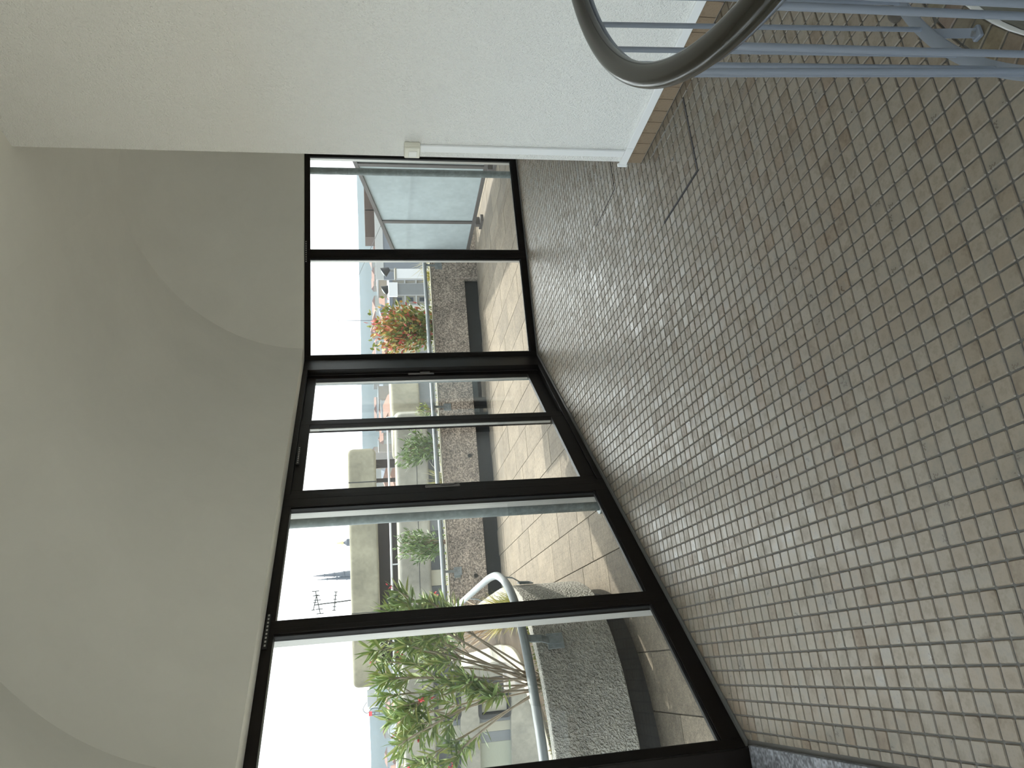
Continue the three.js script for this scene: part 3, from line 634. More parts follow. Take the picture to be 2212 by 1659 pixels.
function oleander(label, base, stems, seed, { single = 0, leaf = 0.1, perTip = 16, along = 7, flowers = 0, stemR = 0.006 } = {}) {
  const r = mulberry(seed), o = thing('oleander_bush', label, 'shrub', base), pieces = [];
  const blades = OLEANDER.map((c, i) => blade(leaf * (0.9 + 0.06 * i), leaf * 0.155, [0.08, 0.2, 0.3, 0.12, -0.1][i], 4, c));
  const tips = [];
  stems.forEach((s) => {
    const a = new THREE.Vector3(s[0][0], s[0][1], s[0][2]), b = new THREE.Vector3(...s[1]), m = a.clone().lerp(b, 0.5).add(new THREE.Vector3((r() - 0.5) * 0.1, 0.02 + r() * 0.06, (r() - 0.5) * 0.1));
    const c = new THREE.QuadraticBezierCurve3(a, m, b);
    part('stem', new THREE.TubeGeometry(c, 12, stemR * (0.8 + r() * 0.5), 6, false), BARK, o);
    const n = 2 + Math.floor(r() * 2);
    for (let k = 0; k < n; k++) {
      const t = 0.55 + 0.4 * k / n, p = c.getPoint(t), d = around(c.getTangent(t), 0.45 + r() * 0.3, r); d.y = Math.abs(d.y) * 0.8 + 0.2; d.normalize();
      const L = 0.1 + r() * 0.18, e = p.clone().addScaledVector(d, L);
      part('twig', rod(p.toArray(), e.toArray(), stemR * 0.55, stemR * 0.35, 5), BARK, o);
      tips.push([e, d]);
    }
    tips.push([b, c.getTangent(1)]);
  });
  for (const [p, d] of tips) {
    for (let i = 0; i < perTip; i++) pieces.push([i, placeMatrix(p.clone().addScaledVector(d, -0.004 * i), around(d, 0.35 + r() * 0.75, r), r() * 6.28, 0.75 + r() * 0.4)]);
    for (let i = 0; i < along; i++) pieces.push([i + 2, placeMatrix(p.clone().addScaledVector(d, -0.05 - r() * 0.12), around(d, 0.7 + r() * 0.5, r), r() * 6.28, 0.7 + r() * 0.4)]);
  }
  const rest = [];
  pieces.forEach(([i, m], k) => {
    const g = blades[(i * 3 + k) % blades.length];
    if (k % Math.max(1, Math.floor(pieces.length / Math.max(1, single))) === 0 && k / Math.floor(pieces.length / Math.max(1, single)) < single) { const q = part('leaf', g, LEAF, o); m.decompose(q.position, q.quaternion, q.scale); } else rest.push(g.clone().applyMatrix4(m));
  });
  part('foliage', merged(rest), LEAF, o).userData.kind = 'stuff';
  for (let i = 0; i < flowers; i++) {
    const [p, d] = tips[Math.floor(r() * tips.length)], fl = [];
    for (let k = 0; k < 6; k++) fl.push(blade(0.018, 0.011, 0.5, 2).applyMatrix4(placeMatrix(p.clone().addScaledVector(d, 0.03 + r() * 0.05), around(d, 0.5 + r(), r), r() * 6, 1)));
    const m = merged(fl); m.deleteAttribute('color'); part('flower', m, PETAL, o, 'small red flower head');
  }
  return o;
}
{
  const r = mulberry(5), st = [];
  // local to the root at the planter: tips reach towards the window head
  const tips = [[0.62, 0.86, 0.05], [0.52, 0.94, -0.1], [0.44, 0.9, 0.1], [0.36, 1.0, 0.0], [0.3, 0.84, 0.15], [0.22, 0.98, -0.15], [0.12, 0.94, 0.1], [0.02, 0.98, 0.0], [-0.05, 0.9, 0.12], [-0.12, 0.95, -0.1], [-0.18, 0.85, 0.05], [-0.25, 0.9, 0.1], [-0.36, 0.8, 0.05], [-0.4, 0.66, 0.12], [0.55, 0.68, 0.08], [0.1, 0.5, 0.16], [0.4, 0.75, -0.2], [0.48, 0.8, 0.2], [-0.02, 0.36, 0.2]];
  tips.forEach((t) => st.push([[(r() - 0.5) * 0.12, -0.03, (r() - 0.5) * 0.12], t]));
  oleander('large oleander with narrow leaves and red flowers in the rounded near planter', [-0.13, 0.58, -5.12], st, 71, { single: 300, leaf: 0.105, perTip: 19, along: 10, flowers: 16 });
}
{
  const st = [[[0, -0.03, 0], [0.1, 0.62, 0.05]], [[0.03, -0.03, 0], [-0.1, 0.7, 0.1]], [[-0.03, -0.03, 0.02], [0.2, 0.5, 0]], [[0, -0.03, 0], [0.02, 0.4, 0.1]], [[0, -0.03, 0], [-0.25, 0.55, 0.0]]];
  oleander('small oleander behind the bent end of the pipe rail', [0.36, 0.58, -7.2], st, 83, { leaf: 0.115, perTip: 14, along: 5, flowers: 2 });
}
function shrub(name, label, base, size, count, leafLen, leafWid, palette, seed, { stems = 9, lean = [0, 0, 0], hole = 0.15 } = {}) {
  const r = mulberry(seed), o = thing(name, label, 'shrub', base), rest = [];
  const tips = [];
  for (let i = 0; i < stems; i++) {
    const a = r() * 6.28, q = Math.sqrt(r()), e = new THREE.Vector3(Math.cos(a) * q * size[0] * 0.8 + lean[0], size[1] * (0.45 + 0.5 * r()) + lean[1], Math.sin(a) * q * size[2] * 0.8 + lean[2]);
    part('stem', tubeThrough([[(r() - 0.5) * 0.06, -0.03, (r() - 0.5) * 0.06], [e.x * 0.35, e.y * 0.5, e.z * 0.35], e.toArray()], 0.006, 8, 5), TWIG, o);
    tips.push(e);
  }
  for (let i = 0; i < count; i++) {
    const e = tips[i % tips.length], t = hole + (1 - hole) * Math.pow(r(), 0.6), p = new THREE.Vector3(e.x * (0.4 + 0.6 * t), e.y * t, e.z * (0.4 + 0.6 * t));
    p.add(new THREE.Vector3((r() - 0.5) * size[0] * 0.7, (r() - 0.5) * size[1] * 0.25, (r() - 0.5) * size[2] * 0.7));
    if (p.y < 0.0) p.y = 0.02 + r() * 0.05;
    const d = around(new THREE.Vector3(p.x, 0.3 + p.y * 0.5, p.z).normalize(), 0.3 + r() * 0.8, r);
    const col = palette(p.y / size[1], r);
    rest.push(blade(leafLen * (0.7 + 0.5 * r()), leafWid * (0.8 + 0.4 * r()), 0.2, 3, col).applyMatrix4(placeMatrix(p, d, r() * 6.28, 1)));
  }
  part('foliage', merged(rest), LEAF, o).userData.kind = 'stuff';
  return o;
}
const pick = (r, l) => l[Math.floor(r() * l.length)];
const greenOnly = (t, r) => pick(r, [[0.09, 0.15, 0.04], [0.13, 0.2, 0.055], [0.17, 0.25, 0.07], [0.07, 0.12, 0.035]]);
const photinia = (t, r) => (r() < 0.12 + t * 0.62 ? pick(r, [[0.45, 0.2, 0.05], [0.5, 0.27, 0.07], [0.42, 0.12, 0.06], [0.4, 0.3, 0.07], [0.5, 0.09, 0.08]]) : pick(r, [[0.15, 0.19, 0.035], [0.2, 0.24, 0.05], [0.1, 0.14, 0.03], [0.28, 0.3, 0.07]]));
shrub('photinia_bush', 'photinia bush with orange and red young leaves in the far planter', [4.7, 0.6, -10.25], [0.5, 0.95, 0.34], 1900, 0.078, 0.036, photinia, 301, { stems: 20, hole: 0.04 });
shrub('evergreen_shrub', 'dark green shrub in the far planter behind the front sliding leaf', [2.86, 0.6, -10.25], [0.26, 0.62, 0.22], 700, 0.075, 0.02, greenOnly, 303, { stems: 9, lean: [0.0, 0.05, 0] });
shrub('evergreen_shrub', 'leaning dark green shrub in the far planter below the church spires', [1.58, 0.6, -10.25], [0.24, 0.62, 0.22], 700, 0.075, 0.02, greenOnly, 305, { stems: 9, lean: [-0.06, 0.05, 0] });
shrub('low_shrub', 'small pale green sprig in the far planter behind the rear sliding leaf', [3.35, 0.6, -10.2], [0.1, 0.36, 0.1], 90, 0.07, 0.012, (t, r) => pick(r, [[0.3, 0.34, 0.08], [0.22, 0.28, 0.07]]), 307, { stems: 4, hole: 0.5 });
function tuft(name, label, cat, base, n, len, wid, spread, palette, seed) {
  const r = mulberry(seed), list = [];
  for (let i = 0; i < n; i++) {
    const d = around(new THREE.Vector3(0, 1, 0), spread * (0.2 + 0.8 * r()), r), L = len * (0.6 + 0.5 * r());
    list.push(blade(L, wid, 0.35, 4, pick(r, palette)).applyMatrix4(placeMatrix(new THREE.Vector3((r() - 0.5) * len * 0.3, -0.01, (r() - 0.5) * len * 0.3), d, r() * 6.28, 1)));
  }
  const o = thing(name, label, cat, base);
  part('blades', merged(list), LEAF, o).userData.kind = 'stuff';
  return o;
}
tuft('yucca', 'spiky yucca in the far planter beside the dark door jamb', 'shrub', [2.38, 0.6, -10.2], 34, 0.38, 0.02, 1.1, [[0.3, 0.29, 0.12], [0.22, 0.23, 0.08], [0.36, 0.32, 0.17]], 401);
tuft('grass_tuft', 'yellow dry grass in the near planter by the curved pipe', 'grass', [0.36, 0.57, -6.05], 260, 0.26, 0.007, 0.7, [[0.45, 0.38, 0.1], [0.5, 0.44, 0.14], [0.36, 0.34, 0.09]], 403);
tuft('grass_tuft', 'bright yellow-green grass spilling over the bend of the near planter', 'grass', [0.37, 0.57, -5.62], 320, 0.2, 0.007, 1.0, [[0.4, 0.36, 0.08], [0.46, 0.42, 0.12], [0.28, 0.3, 0.07]], 404);
tuft('grass_tuft', 'reddish dry stalks behind the yellow grass in the near planter', 'grass', [0.34, 0.57, -6.6], 60, 0.5, 0.008, 0.6, [[0.33, 0.22, 0.13], [0.4, 0.3, 0.19]], 405);
tuft('grass_tuft', 'yellow grass clump in the far planter right of the photinia', 'grass', [5.4, 0.6, -10.15], 120, 0.2, 0.008, 0.9, [[0.45, 0.42, 0.1], [0.36, 0.37, 0.09], [0.5, 0.36, 0.14]], 407);
tuft('grass_tuft', 'pale ornamental grass in the far planter next to the window post', 'grass', [5.75, 0.6, -10.2], 60, 0.42, 0.008, 1.0, [[0.5, 0.46, 0.3], [0.42, 0.4, 0.25]], 409);
{
  const r = mulberry(77), list = [];
  for (let i = 0; i < 1500; i++) {
    const q = rimLine[10 + Math.floor(r() * 60)], k = 10, o = offset([rimLine[8], q, rimLine[70]], 0)[1];
    const i0 = 12 + Math.floor(r() * 58), line = offset([rimLine[i0 - 1], rimLine[i0], rimLine[i0 + 1]], 0.1 + r() * 0.16)[1];
    list.push(blade(0.02 + r() * 0.035, 0.012, 0.4, 2, pick(r, [[0.14, 0.19, 0.04], [0.22, 0.25, 0.06], [0.3, 0.27, 0.1], [0.09, 0.12, 0.03], [0.35, 0.27, 0.12]])).applyMatrix4(placeMatrix(new THREE.Vector3(line[0], 0.574, line[1]), around(new THREE.Vector3(0, 1, 0), r() * 1.2, r), r() * 6.28, 1)));
  }
  const g = single('ground_cover', merged(list), LEAF, 'low mossy ground cover along the rim of the near planter', 'plants');
  g.userData.kind = 'stuff';
  const l2 = [];
  for (let i = 0; i < 900; i++) l2.push(blade(0.03 + r() * 0.06, 0.014, 0.4, 2, pick(r, [[0.2, 0.25, 0.06], [0.3, 0.33, 0.08], [0.36, 0.34, 0.1], [0.12, 0.17, 0.04]])).applyMatrix4(placeMatrix(new THREE.Vector3(rr(0.7, 6.2), 0.6, rr(-10.5, -10.0)), around(new THREE.Vector3(0, 1, 0), r() * 1.1, r), r() * 6.28, 1)));
  single('ground_cover', merged(l2), LEAF, 'low yellow-green ground cover in the far planter', 'plants').userData.kind = 'stuff';
}

// ------------------------------------------------------------------ the concrete building across the yard
function frameOn(a, b) { const dx = b[0] - a[0], dz = b[1] - a[1]; return { len: Math.hypot(dx, dz), turn: Math.atan2(-dz, dx) }; }   // local x runs from a to b
function roundedSlab(len, y0, y1, depth, r) {
  const s = new THREE.Shape(), x0 = 0, x1 = len;
  s.moveTo(x0 + r, y0); s.lineTo(x1 - r, y0); s.absarc(x1 - r, y0 + r, r, -Math.PI / 2, 0); s.lineTo(x1, y1 - r); s.absarc(x1 - r, y1 - r, r, 0, Math.PI / 2);
  s.lineTo(x0 + r, y1); s.absarc(x0 + r, y1 - r, r, Math.PI / 2, Math.PI); s.lineTo(x0, y0 + r); s.absarc(x0 + r, y0 + r, r, Math.PI, 1.5 * Math.PI);
  const g = new THREE.ExtrudeGeometry(s, { depth: depth - 0.16, bevelEnabled: true, bevelSize: 0.08, bevelThickness: 0.08, bevelOffset: -0.08, bevelSegments: 4, curveSegments: 8 });
  return metric(g.translate(0, 0, -depth + 0.08));
}
{
  // upper storey: roof band, brown tiled wall behind it
  const a = [-0.24, -23.5], b = [6.2, -22.12], f = frameOn(a, b);
  const u = thing('rooftop_storey', 'beige concrete roof band on a brown tiled wall across the yard', 'building', [a[0], 0, a[1]], f.turn);
  part('roof_band', roundedSlab(f.len, 1.4, 2.2, 1.6, 0.16), M.concrete, u, 'beige concrete band with rounded ends');
  part('band_joint', box(5.62, 5.65, 1.41, 2.19, -0.01, 0.003), M.plinth, u); part('band_joint', box(2.0, 2.02, 1.41, 2.19, -0.01, 0.003), M.plinth, u);
  for (const [p, q] of [[0.35, 5.28], [5.62, 5.74], [6.05, 6.3]]) part('brown_wall', box(p, q, 0.55, 1.42, -1.3, -0.95), M.brownTile, u, 'wall of small dark brown tiles');
  const l = part('louvre', box(0.85, 2.2, 0.85, 1.3, -0.95, -0.93), M.blackFrame, u, 'grey louvred grille');
  for (let i = 0; i < 19; i++) part('slat', box(0.87, 2.18, 0.862 + i * 0.0235, 0.87 + i * 0.0235, -0.93, -0.905), M.panel, l);
}
{
  const a = [-4.4, -22.6], b = [6.12, -18.75], f = frameOn(a, b);
  const u = thing('concrete_building', 'grey concrete building with banded parapets and strip windows across the yard', 'building', [a[0], 0, a[1]], f.turn);
  part('parapet_band', roundedSlab(f.len, 0.13, 0.92, 1.4, 0.17), M.concreteGrey, u, 'grey concrete parapet with a rounded end');
  part('band_groove', box(0, f.len - 0.1, 0.42, 0.435, -0.01, 0.004), M.plinth, u);
  part('floor_band', box(0, f.len, -0.98, -0.5, -1.2, -0.02), M.concreteGrey, u, 'plain concrete band between the window rows');
  part('base_wall', box(0, f.len, -18, -1.8, -1.2, -0.02), M.concreteGrey, u);
  part('back_wall', box(0, f.len, -1.8, 0.13, -1.25, -0.55), M.panel, u);
  const row = (y0, y1, cells) => cells.forEach(([p, q, m, name]) => part(name, rbox(p, q, y0, y1, -0.6, m === M.concreteGrey ? -0.03 : -0.2, 0.01), m, u));
  const fr = (p, q, y0, y1) => {
    const s = new THREE.Shape(); const rad = 0.16; s.moveTo(p + rad, y0); s.lineTo(q - rad, y0); s.absarc(q - rad, y0 + rad, rad, -Math.PI / 2, 0); s.lineTo(q, y1 - rad); s.absarc(q - rad, y1 - rad, rad, 0, Math.PI / 2); s.lineTo(p + rad, y1); s.absarc(p + rad, y1 - rad, rad, Math.PI / 2, Math.PI); s.lineTo(p, y0 + rad); s.absarc(p + rad, y0 + rad, rad, Math.PI, 1.5 * Math.PI);
    const h = new THREE.Path([[p + 0.12, y0 + 0.1], [q - 0.12, y0 + 0.1], [q - 0.12, y1 - 0.1], [p + 0.12, y1 - 0.1]].map(([x, y]) => new THREE.Vector2(x, y))); s.holes.push(h);
    const w = part('window_frame', metric(new THREE.ExtrudeGeometry(s, { depth: 0.16, bevelEnabled: false }).translate(0, 0, -0.18)), M.blackFrame, u, 'black window frame with rounded corners');
    part('pane', box(p + 0.1, q - 0.1, y0 + 0.09, y1 - 0.09, -0.2, -0.16), M.darkGlass, w); part('blind', box(p + 0.14, p + 0.14 + (q - p) * 0.36, y0 + 0.12, y1 - 0.12, -0.158, -0.15), M.cream, w);
    part('mullion', box((p + q) / 2, (p + q) / 2 + 0.05, y0 + 0.09, y1 - 0.09, -0.16, -0.12), M.blackFrame, w);
  };
  // along the wall, x grows to the right of the picture's upright view
  fr(3.4, 5.3, -0.53, 0.16); fr(3.35, 4.4, -1.83, -0.95);
  row(-0.52, 0.14, [[0.2, 1.8, M.panel, 'panel'], [1.8, 2.6, M.darkGlass, 'pane'], [2.6, 2.85, M.panel, 'panel'], [2.85, 3.2, M.cream, 'blind'], [3.2, 3.39, M.panel, 'panel'], [5.31, 5.9, M.concreteGrey, 'pier'], [5.9, 6.8, M.darkGlass, 'pane'], [6.8, 7.2, M.cream, 'blind'], [7.2, 8.2, M.darkGlass, 'pane'], [8.2, 8.6, M.panel, 'panel'], [8.6, 9.2, M.cream, 'blind'], [9.2, 10.2, M.darkGlass, 'pane'], [10.2, 11.1, M.panel, 'panel']]);
  row(-1.82, -0.96, [[0.2, 1.6, M.panel, 'panel'], [1.6, 2.68, M.blind, 'blind'], [2.68, 2.95, M.panel, 'panel'], [2.95, 3.2, M.cream, 'blind'], [3.2, 3.34, M.panel, 'panel'], [4.41, 11.1, M.concreteGrey, 'pier']]);
  // white pipe rails on the parapet
  part('roof_rail', rod([0.4, 1.1, -0.7], [f.len - 0.1, 1.1, -0.7], 0.028, 0.028, 8), M.white, u, 'white pipe rail along the roof edge');
  for (let x = 1.6; x < f.len; x += 1.9) part('rail_post', rod([x, 0.85, -0.7], [x, 1.1, -0.7], 0.018, 0.018, 6), M.white, u);
}
{
  const a = [6.9, -22.95], b = [10.42, -24.15], f = frameOn(a, b);
  const u = thing('concrete_building', 'detached beige concrete parapet with a rounded end behind the photinia', 'building', [a[0], 0, a[1]], f.turn);
  part('parapet_band', roundedSlab(f.len, -0.03, 0.86, 1.6, 0.2), M.concrete, u);
  part('band_joint', box(2.2, 2.22, -0.02, 0.85, -0.01, 0.003), M.plinth, u);
  part('base_wall', box(0.2, f.len - 0.2, -18, -0.02, -1.4, -0.3), M.panel, u);
}

// antenna, small rooftop cabinet, rooftop post
{
  const g = thing('tv_antenna', 'spindly television antenna on a mast above the beige roof band', 'antenna', [2.13, 2.1, -23.4], 0);
  part('mast', rod([0, 0, 0], [-0.06, 1.12, 0], 0.02, 0.018, 6), M.blackFrame, g);
  const arr = (y, w, n, tilt, h) => {
    const bar = part('boom', rod([-w * 0.5, y - tilt, 0], [w * 0.5, y + tilt, 0.1], 0.014, 0.014, 5), M.blackFrame, g);
    for (let i = 0; i < n; i++) { const x = -w * 0.5 + w * i / (n - 1); part('element', rod([x, y - tilt + 2 * tilt * i / (n - 1) - h, 0.05], [x, y - tilt + 2 * tilt * i / (n - 1) + h, 0.05], 0.013, 0.013, 5), M.blackFrame, bar); }
  };
  arr(1.02, 0.62, 6, 0.06, 0.1); arr(1.1, 0.4, 3, -0.05, 0.05); arr(0.55, 0.5, 6, -0.03, 0.05);
}
{
  const g = thing('roof_cabinet', 'small white rooftop cabinet with a cable loop beside the roof band', 'cabinet', [-0.55, 1.55, -25.4], 0.1);
  part('body', rbox(-0.26, 0.22, 0, 0.3, -0.2, 0.2, 0.02), M.white, g);
  part('cable', tubeThrough([[-0.1, 0.3, 0.1], [-0.3, 0.42, 0.1], [-0.42, 0.3, 0.1], [-0.3, 0.12, 0.15], [-0.38, -0.3, 0.15]], 0.012, 24, 5), M.panel, g);
}

// ------------------------------------------------------------------ chimneys and cowls beyond the photinia
function cowl(x, y, z, turn, label) {
  const c = thing('roof_cowl', label, 'chimney cowl', [x, y, z], turn);
  const hood = part('hood', new THREE.LatheGeometry([[0.08, -0.2], [0.12, -0.1], [0.2, 0.06], [0.21, 0.07], [0.19, 0.06], [0.1, -0.1]].map((p) => new THREE.Vector2(...p)), 28), M.plinth, c);
  hood.rotation.z = 0.55; hood.position.y = 0.3;
  const d = part('glazed_top', new THREE.SphereGeometry(0.195, 24, 8, 0, Math.PI * 2, 0, 0.6).scale(1, 0.35, 1).translate(0, 0.0, 0), std({ color: lin(0.3, 0.46, 0.48), roughness: 0.25 }), c, 'pale blue-green disc');
  d.rotation.z = 0.55; d.position.set(-0.03, 0.33, 0);
  part('stem', rod([0.05, -0.5, 0], [0.05, 0.18, 0], 0.05, 0.06, 12), M.panel, c);
}
cowl(14.55, 0.5, -27.0, -0.35, 'dark roof cowl with a pale blue top nearer to the window post');
cowl(13.9, 0.5, -27.25, -0.35, 'dark roof cowl with a pale blue top next to the white cabinet');
{
  const g = thing('chimney_stack', 'tall white chimney shaft below the roof cowls', 'chimney', [13.45, -1.2, -25.15], -0.35);
  part('shaft', rbox(-0.17, 0.17, 0, 1.66, -0.17, 0.17, 0.01), M.white, g); part('cap', rbox(-0.2, 0.2, 1.66, 1.72, -0.2, 0.2, 0.01), M.concreteGrey, g);
}
{
  const g = thing('roof_cabinet', 'white rooftop cabinet between the roof cowls and the photinia', 'cabinet', [12.96, 0.3, -25.4], -0.35);
  part('body', rbox(-0.24, 0.24, 0.12, 0.44, -0.2, 0.2, 0.012), M.white, g); part('pedestal', rbox(-0.2, 0.2, -0.9, 0.12, -0.15, 0.15, 0.01), M.panel, g);
}

// ------------------------------------------------------------------ the town below and the hills
const MAT = {
  brick: std({ color: lin(0.1, 0.07, 0.055), roughness: 0.9, map: speckMap }), cream: std({ color: lin(0.2, 0.19, 0.16), roughness: 0.9 }), pale: std({ color: lin(0.25, 0.255, 0.25), roughness: 0.9 }),
  terracotta: std({ color: lin(0.16, 0.085, 0.055), roughness: 0.9 }), slate: std({ color: lin(0.095, 0.105, 0.12), roughness: 0.8 }), ochre: std({ color: lin(0.19, 0.155, 0.115), roughness: 0.9 }),
  wood: std({ color: lin(0.024, 0.03, 0.022), roughness: 1 }), ground: std({ color: lin(0.3, 0.285, 0.255), roughness: 1 }), spire: std({ color: lin(0.09, 0.094, 0.105), roughness: 0.9 }), gold: std({ color: lin(0.7, 0.55, 0.28), roughness: 0.5 }),
};
structure('town_ground', new THREE.CylinderGeometry(2100, 2100, 1, 96).translate(0, -19, 0), MAT.ground, 'dull ground of the town far below the terrace', 'ground');
// direction of a bearing measured from the camera's heading, in degrees to the right
const bearing = (deg, dist, y = 0) => { const a = (20 + deg) * RAD; return [Math.sin(a) * dist, y, -Math.cos(a) * dist]; };
function ridge(name, label, dist, from, to, h0, amp, seed, mat, thick) {
  const r = mulberry(seed), n = 150, top = [], pos = [], idx = [];
  const l1 = lattice(64, seed), l2 = lattice(64, seed + 9);
  for (let i = 0; i <= n; i++) {
    const t = i / n, a = from + (to - from) * t, h = h0(t) + amp * (octave(l1, 64, t * 14, 0.5) - 0.5) * 2 + amp * 0.5 * (octave(l2, 64, t * 60, 0.5) - 0.5) * 2;
    const near = bearing(a, dist - thick, 0), mid = bearing(a, dist, 0), far = bearing(a, dist + thick, 0);
    pos.push(near[0], -18.6, near[2], bearing(a, dist - thick * 0.45)[0], -18 + (h + 18) * 0.6, bearing(a, dist - thick * 0.45)[2], mid[0], h, mid[2], far[0], -18.6, far[2]);
  }
  for (let i = 0; i < n; i++) for (let k = 0; k < 3; k++) { const a = i * 4 + k, b = a + 4; idx.push(a, b, a + 1, a + 1, b, b + 1); }
  const g = new THREE.BufferGeometry(); g.setAttribute('position', new THREE.Float32BufferAttribute(pos, 3)); g.setIndex(idx); g.computeVertexNormals();
  return single(name, g, mat, label, 'hill');
}
ridge('wooded_hill', 'long blue wooded hill on the horizon beyond the town', 1100, -36, 32, (t) => 1.6 + 8.5 - 3.2 * t, 1.3, 501, MAT.wood, 260);
ridge('wooded_hill', 'fainter pale hill showing behind the nearer blue hill', 1750, -36, 32, (t) => 1.6 + 11 - 4 * t, 2, 503, MAT.wood, 300);
// houses
function house(name, label, group, p, w, d, h, roofH, wall, roof, turn) {
  const g = thing(name, label, 'house', p, turn, group);
  part('walls', box(-w / 2, w / 2, 0, h, -d / 2, d / 2), wall, g);
  if (roofH > 0) {
    const s = new THREE.Shape([[-w * 0.53, 0], [w * 0.53, 0], [0, roofH]].map((q) => new THREE.Vector2(...q)));
    part('roof', new THREE.ExtrudeGeometry(s, { depth: d * 1.04, bevelEnabled: false }).translate(0, h, -d * 0.52), roof, g);
  } else part('roof', box(-w * 0.52, w * 0.52, h, h + 0.4, -d * 0.52, d * 0.52), roof, g);
}
{
  const r = mulberry(909);
  for (const dist of [210, 260, 320, 390, 470, 560, 650]) {
    const far = (dist - 210) / 440, n = Math.floor(dist * 58 * RAD / 19);
    for (let i = 0; i < n; i++) {
      const b = -31 + 58 * (i + 0.4 + 0.2 * r()) / n, top = 1.6 - dist * (0.022 - 0.014 * far + (r() - 0.5) * 0.01), base = -18.4, w = 6 + r() * 6, d = 6 + r() * 4, H = Math.max(4, top - base), k = r();
      if (dist === 320 && b > -16 && b < -4) continue;
      const wall = pick(r, [MAT.cream, MAT.pale, MAT.ochre, MAT.cream]), p = bearing(b, dist, base);
      if (k < 0.6) house('town_house', 'distant pale town house with a terracotta roof below the hills', 'distant houses with terracotta roofs', p, w, d, H - 1.8, 1.8, wall, MAT.terracotta, r() * 3);
      else if (k < 0.85) house('town_block', 'distant flat-roofed town building below the hills', 'distant flat-roofed buildings', p, w * 1.1, d, H, 0, wall, MAT.pale, r() * 3);
      else house('town_house', 'distant town house with a grey slate roof below the hills', 'distant houses with slate roofs', p, w, d, H - 2.2, 2.2, wall, MAT.slate, r() * 3);
    }
  }
}
// apartment block with rows of windows behind the chimney
{
  const a = [31.0, -63.9], b = [35.6, -62.2], f = frameOn(a, b), g = thing('apartment_block', 'white gridded apartment block with dark square windows beyond the chimneys', 'building', [a[0], 0, a[1]], f.turn);
  part('body', box(0, f.len, -18, -0.9, -6, 0), MAT.cream, g);
  part('roof', box(-0.2, f.len + 0.2, -0.9, -0.6, -6.2, 0.3), MAT.slate, g);
  for (let i = 0; i < 5; i++) for (let j = 0; j < 4; j++) { const x = 0.35 + i * 0.95, y = -1.75 - j * 1.0; const w = part('window', box(x, x + 0.42, y, y + 0.5, -0.05, 0.02), M.panel, g); part('pane', box(x + 0.05, x + 0.37, y + 0.05, y + 0.45, 0.02, 0.04), M.darkGlass, w); }
  for (let j = 0; j < 5; j++) part('floor_ledge', box(0, f.len, -2.05 - j, -1.93 - j, 0, 0.16), MAT.pale, g);
  for (let i = 0; i <= 5; i++) part('pier', box(i * 0.95 - 0.06 + 0.05, i * 0.95 + 0.11, -6, -0.95, 0, 0.12), MAT.pale, g);
}
{
  const a = [31.74, -53.35], b = [35.4, -52.0], f = frameOn(a, b);
  const g = thing('brick_building', 'long low brown brick building above the frosted divider', 'building', [a[0], 0, a[1]], f.turn);
  part('block', box(0, f.len * 0.52, -3, 1.4, -4, 0), MAT.brick, g); part('block', box(f.len * 0.54, f.len, -3, 1.4, -4, 0), MAT.brick, g); part('recess', box(f.len * 0.5, f.len * 0.56, -3, 1.3, -3.8, -0.4), MAT.slate, g);
  part('parapet', box(-3.4, f.len + 1, 0.1, 0.68, 0.8, 1.2), MAT.pale, g, 'pale parapet in front of the bricks'); part('base', box(-3.4, f.len + 1, -18, 0.1, 0.6, 1.15), MAT.slate, g);
}
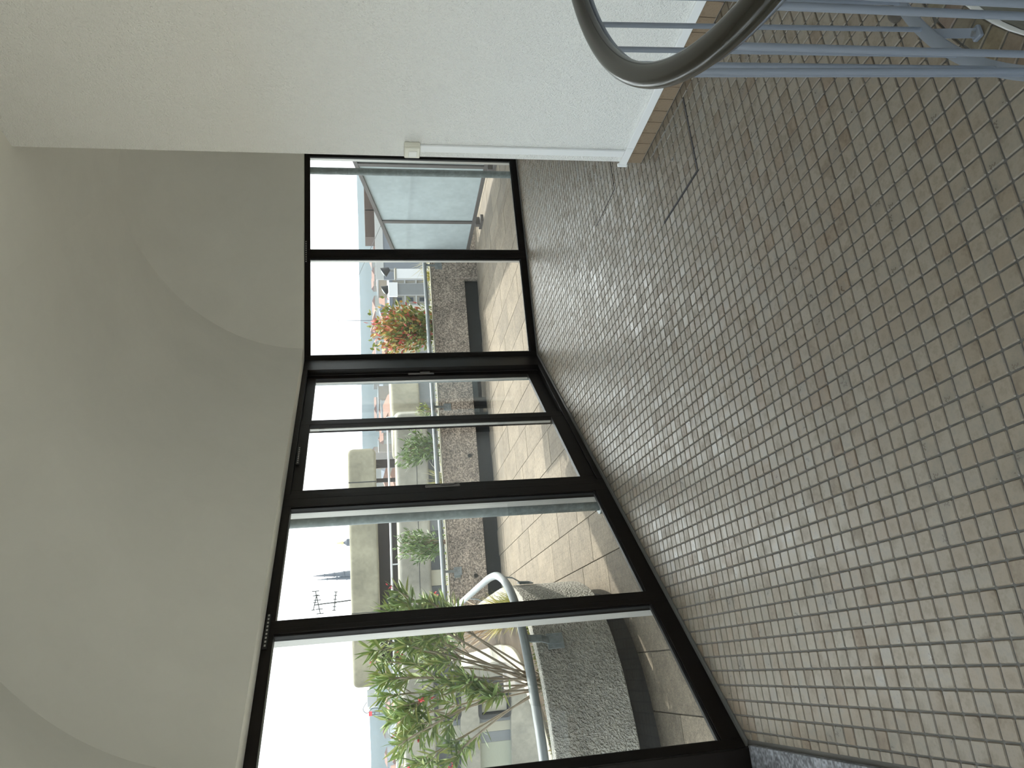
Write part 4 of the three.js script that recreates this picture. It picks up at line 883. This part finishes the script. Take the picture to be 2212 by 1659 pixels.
// cathedral spires
{
  const g = thing('church', 'grey church with two slender openwork spires above the roof band', 'church', [37.5, -18.4, -312], -0.3);
  part('nave', box(-8, 7, 0, 16, -9, 9), MAT.spire, g);
  for (const [x, h, w] of [[-0.75, 42.2, 1.5], [0.75, 43.2, 2.2]]) {
    const s = part('spire', new THREE.ConeGeometry(w, 27, 8).translate(x, h - 13.5, 0), MAT.spire, g); part('tower', box(x - w * 0.9, x + w * 0.9, 0, h - 26, -w * 0.9, w * 0.9), MAT.spire, g);
    for (let i = 0; i < 6; i++) part('crocket_ring', new THREE.CylinderGeometry(w * (1 - (i + 1) / 7.5) + 0.15, w * (1 - (i + 1) / 7.5) + 0.22, 0.5, 8).translate(x, h - 27 + 27 * (i + 1) / 7.5, 0), MAT.spire, s);
  }
}
{
  const g = thing('bell_tower', 'small tower with a gilded statue right of the church spires', 'tower', [49.5, -18.4, -308.3], 0);
  part('shaft', box(-1.2, 1.2, 0, 29.2, -1.2, 1.2), MAT.spire, g); part('cap', new THREE.ConeGeometry(1.2, 1.6, 8).translate(0, 30, 0), MAT.spire, g); part('statue', new THREE.LatheGeometry([[0, 0], [0.7, 0.1], [0.5, 1.4], [0.35, 2.1], [0.4, 2.5], [0, 2.9]].map((p) => new THREE.Vector2(...p)), 10).translate(0, 30.3, 0), MAT.gold, g);
}
single('radio_mast', rod([86.0, -18.5, -185.7], [86.4, 9.3, -186.5], 0.16, 0.06, 6), MAT.spire, 'thin radio mast on the skyline behind the photinia', 'mast');
single('overhead_wire', rod([19.3, 0.67, -31.0], [24.6, 6.0, -64.2], 0.012, 0.012, 5), M.plinth, 'thin slanting overhead wire across the sky of the far window', 'wire');
{
  const g = thing('lattice_pole', 'slim striped rooftop pole with a red tip beyond the roof edge', 'pole', [-2.55, -1, -65.8], 0);
  part('pole', rod([-0.1, 0, 0], [-0.1, 2.9, 0], 0.05, 0.05, 6), M.panel, g); part('pole', rod([0.1, 0, 0], [0.1, 2.9, 0], 0.05, 0.05, 6), M.panel, g);
  for (let i = 0; i < 6; i++) part('rung', rod([-0.1, 1 + i * 0.34, 0], [0.1, 1 + i * 0.34, 0], 0.04, 0.04, 5), M.panel, g);
  part('tip', rbox(-0.16, 0.16, 2.9, 3.15, -0.1, 0.1, 0.02), PETAL, g, 'red tip');
}

// summer haze in the air over the town
scene.fog = new THREE.FogExp2(new THREE.Color().setRGB(0.45, 0.7, 1.0), 0.00013);

renderer.render(scene, camera);
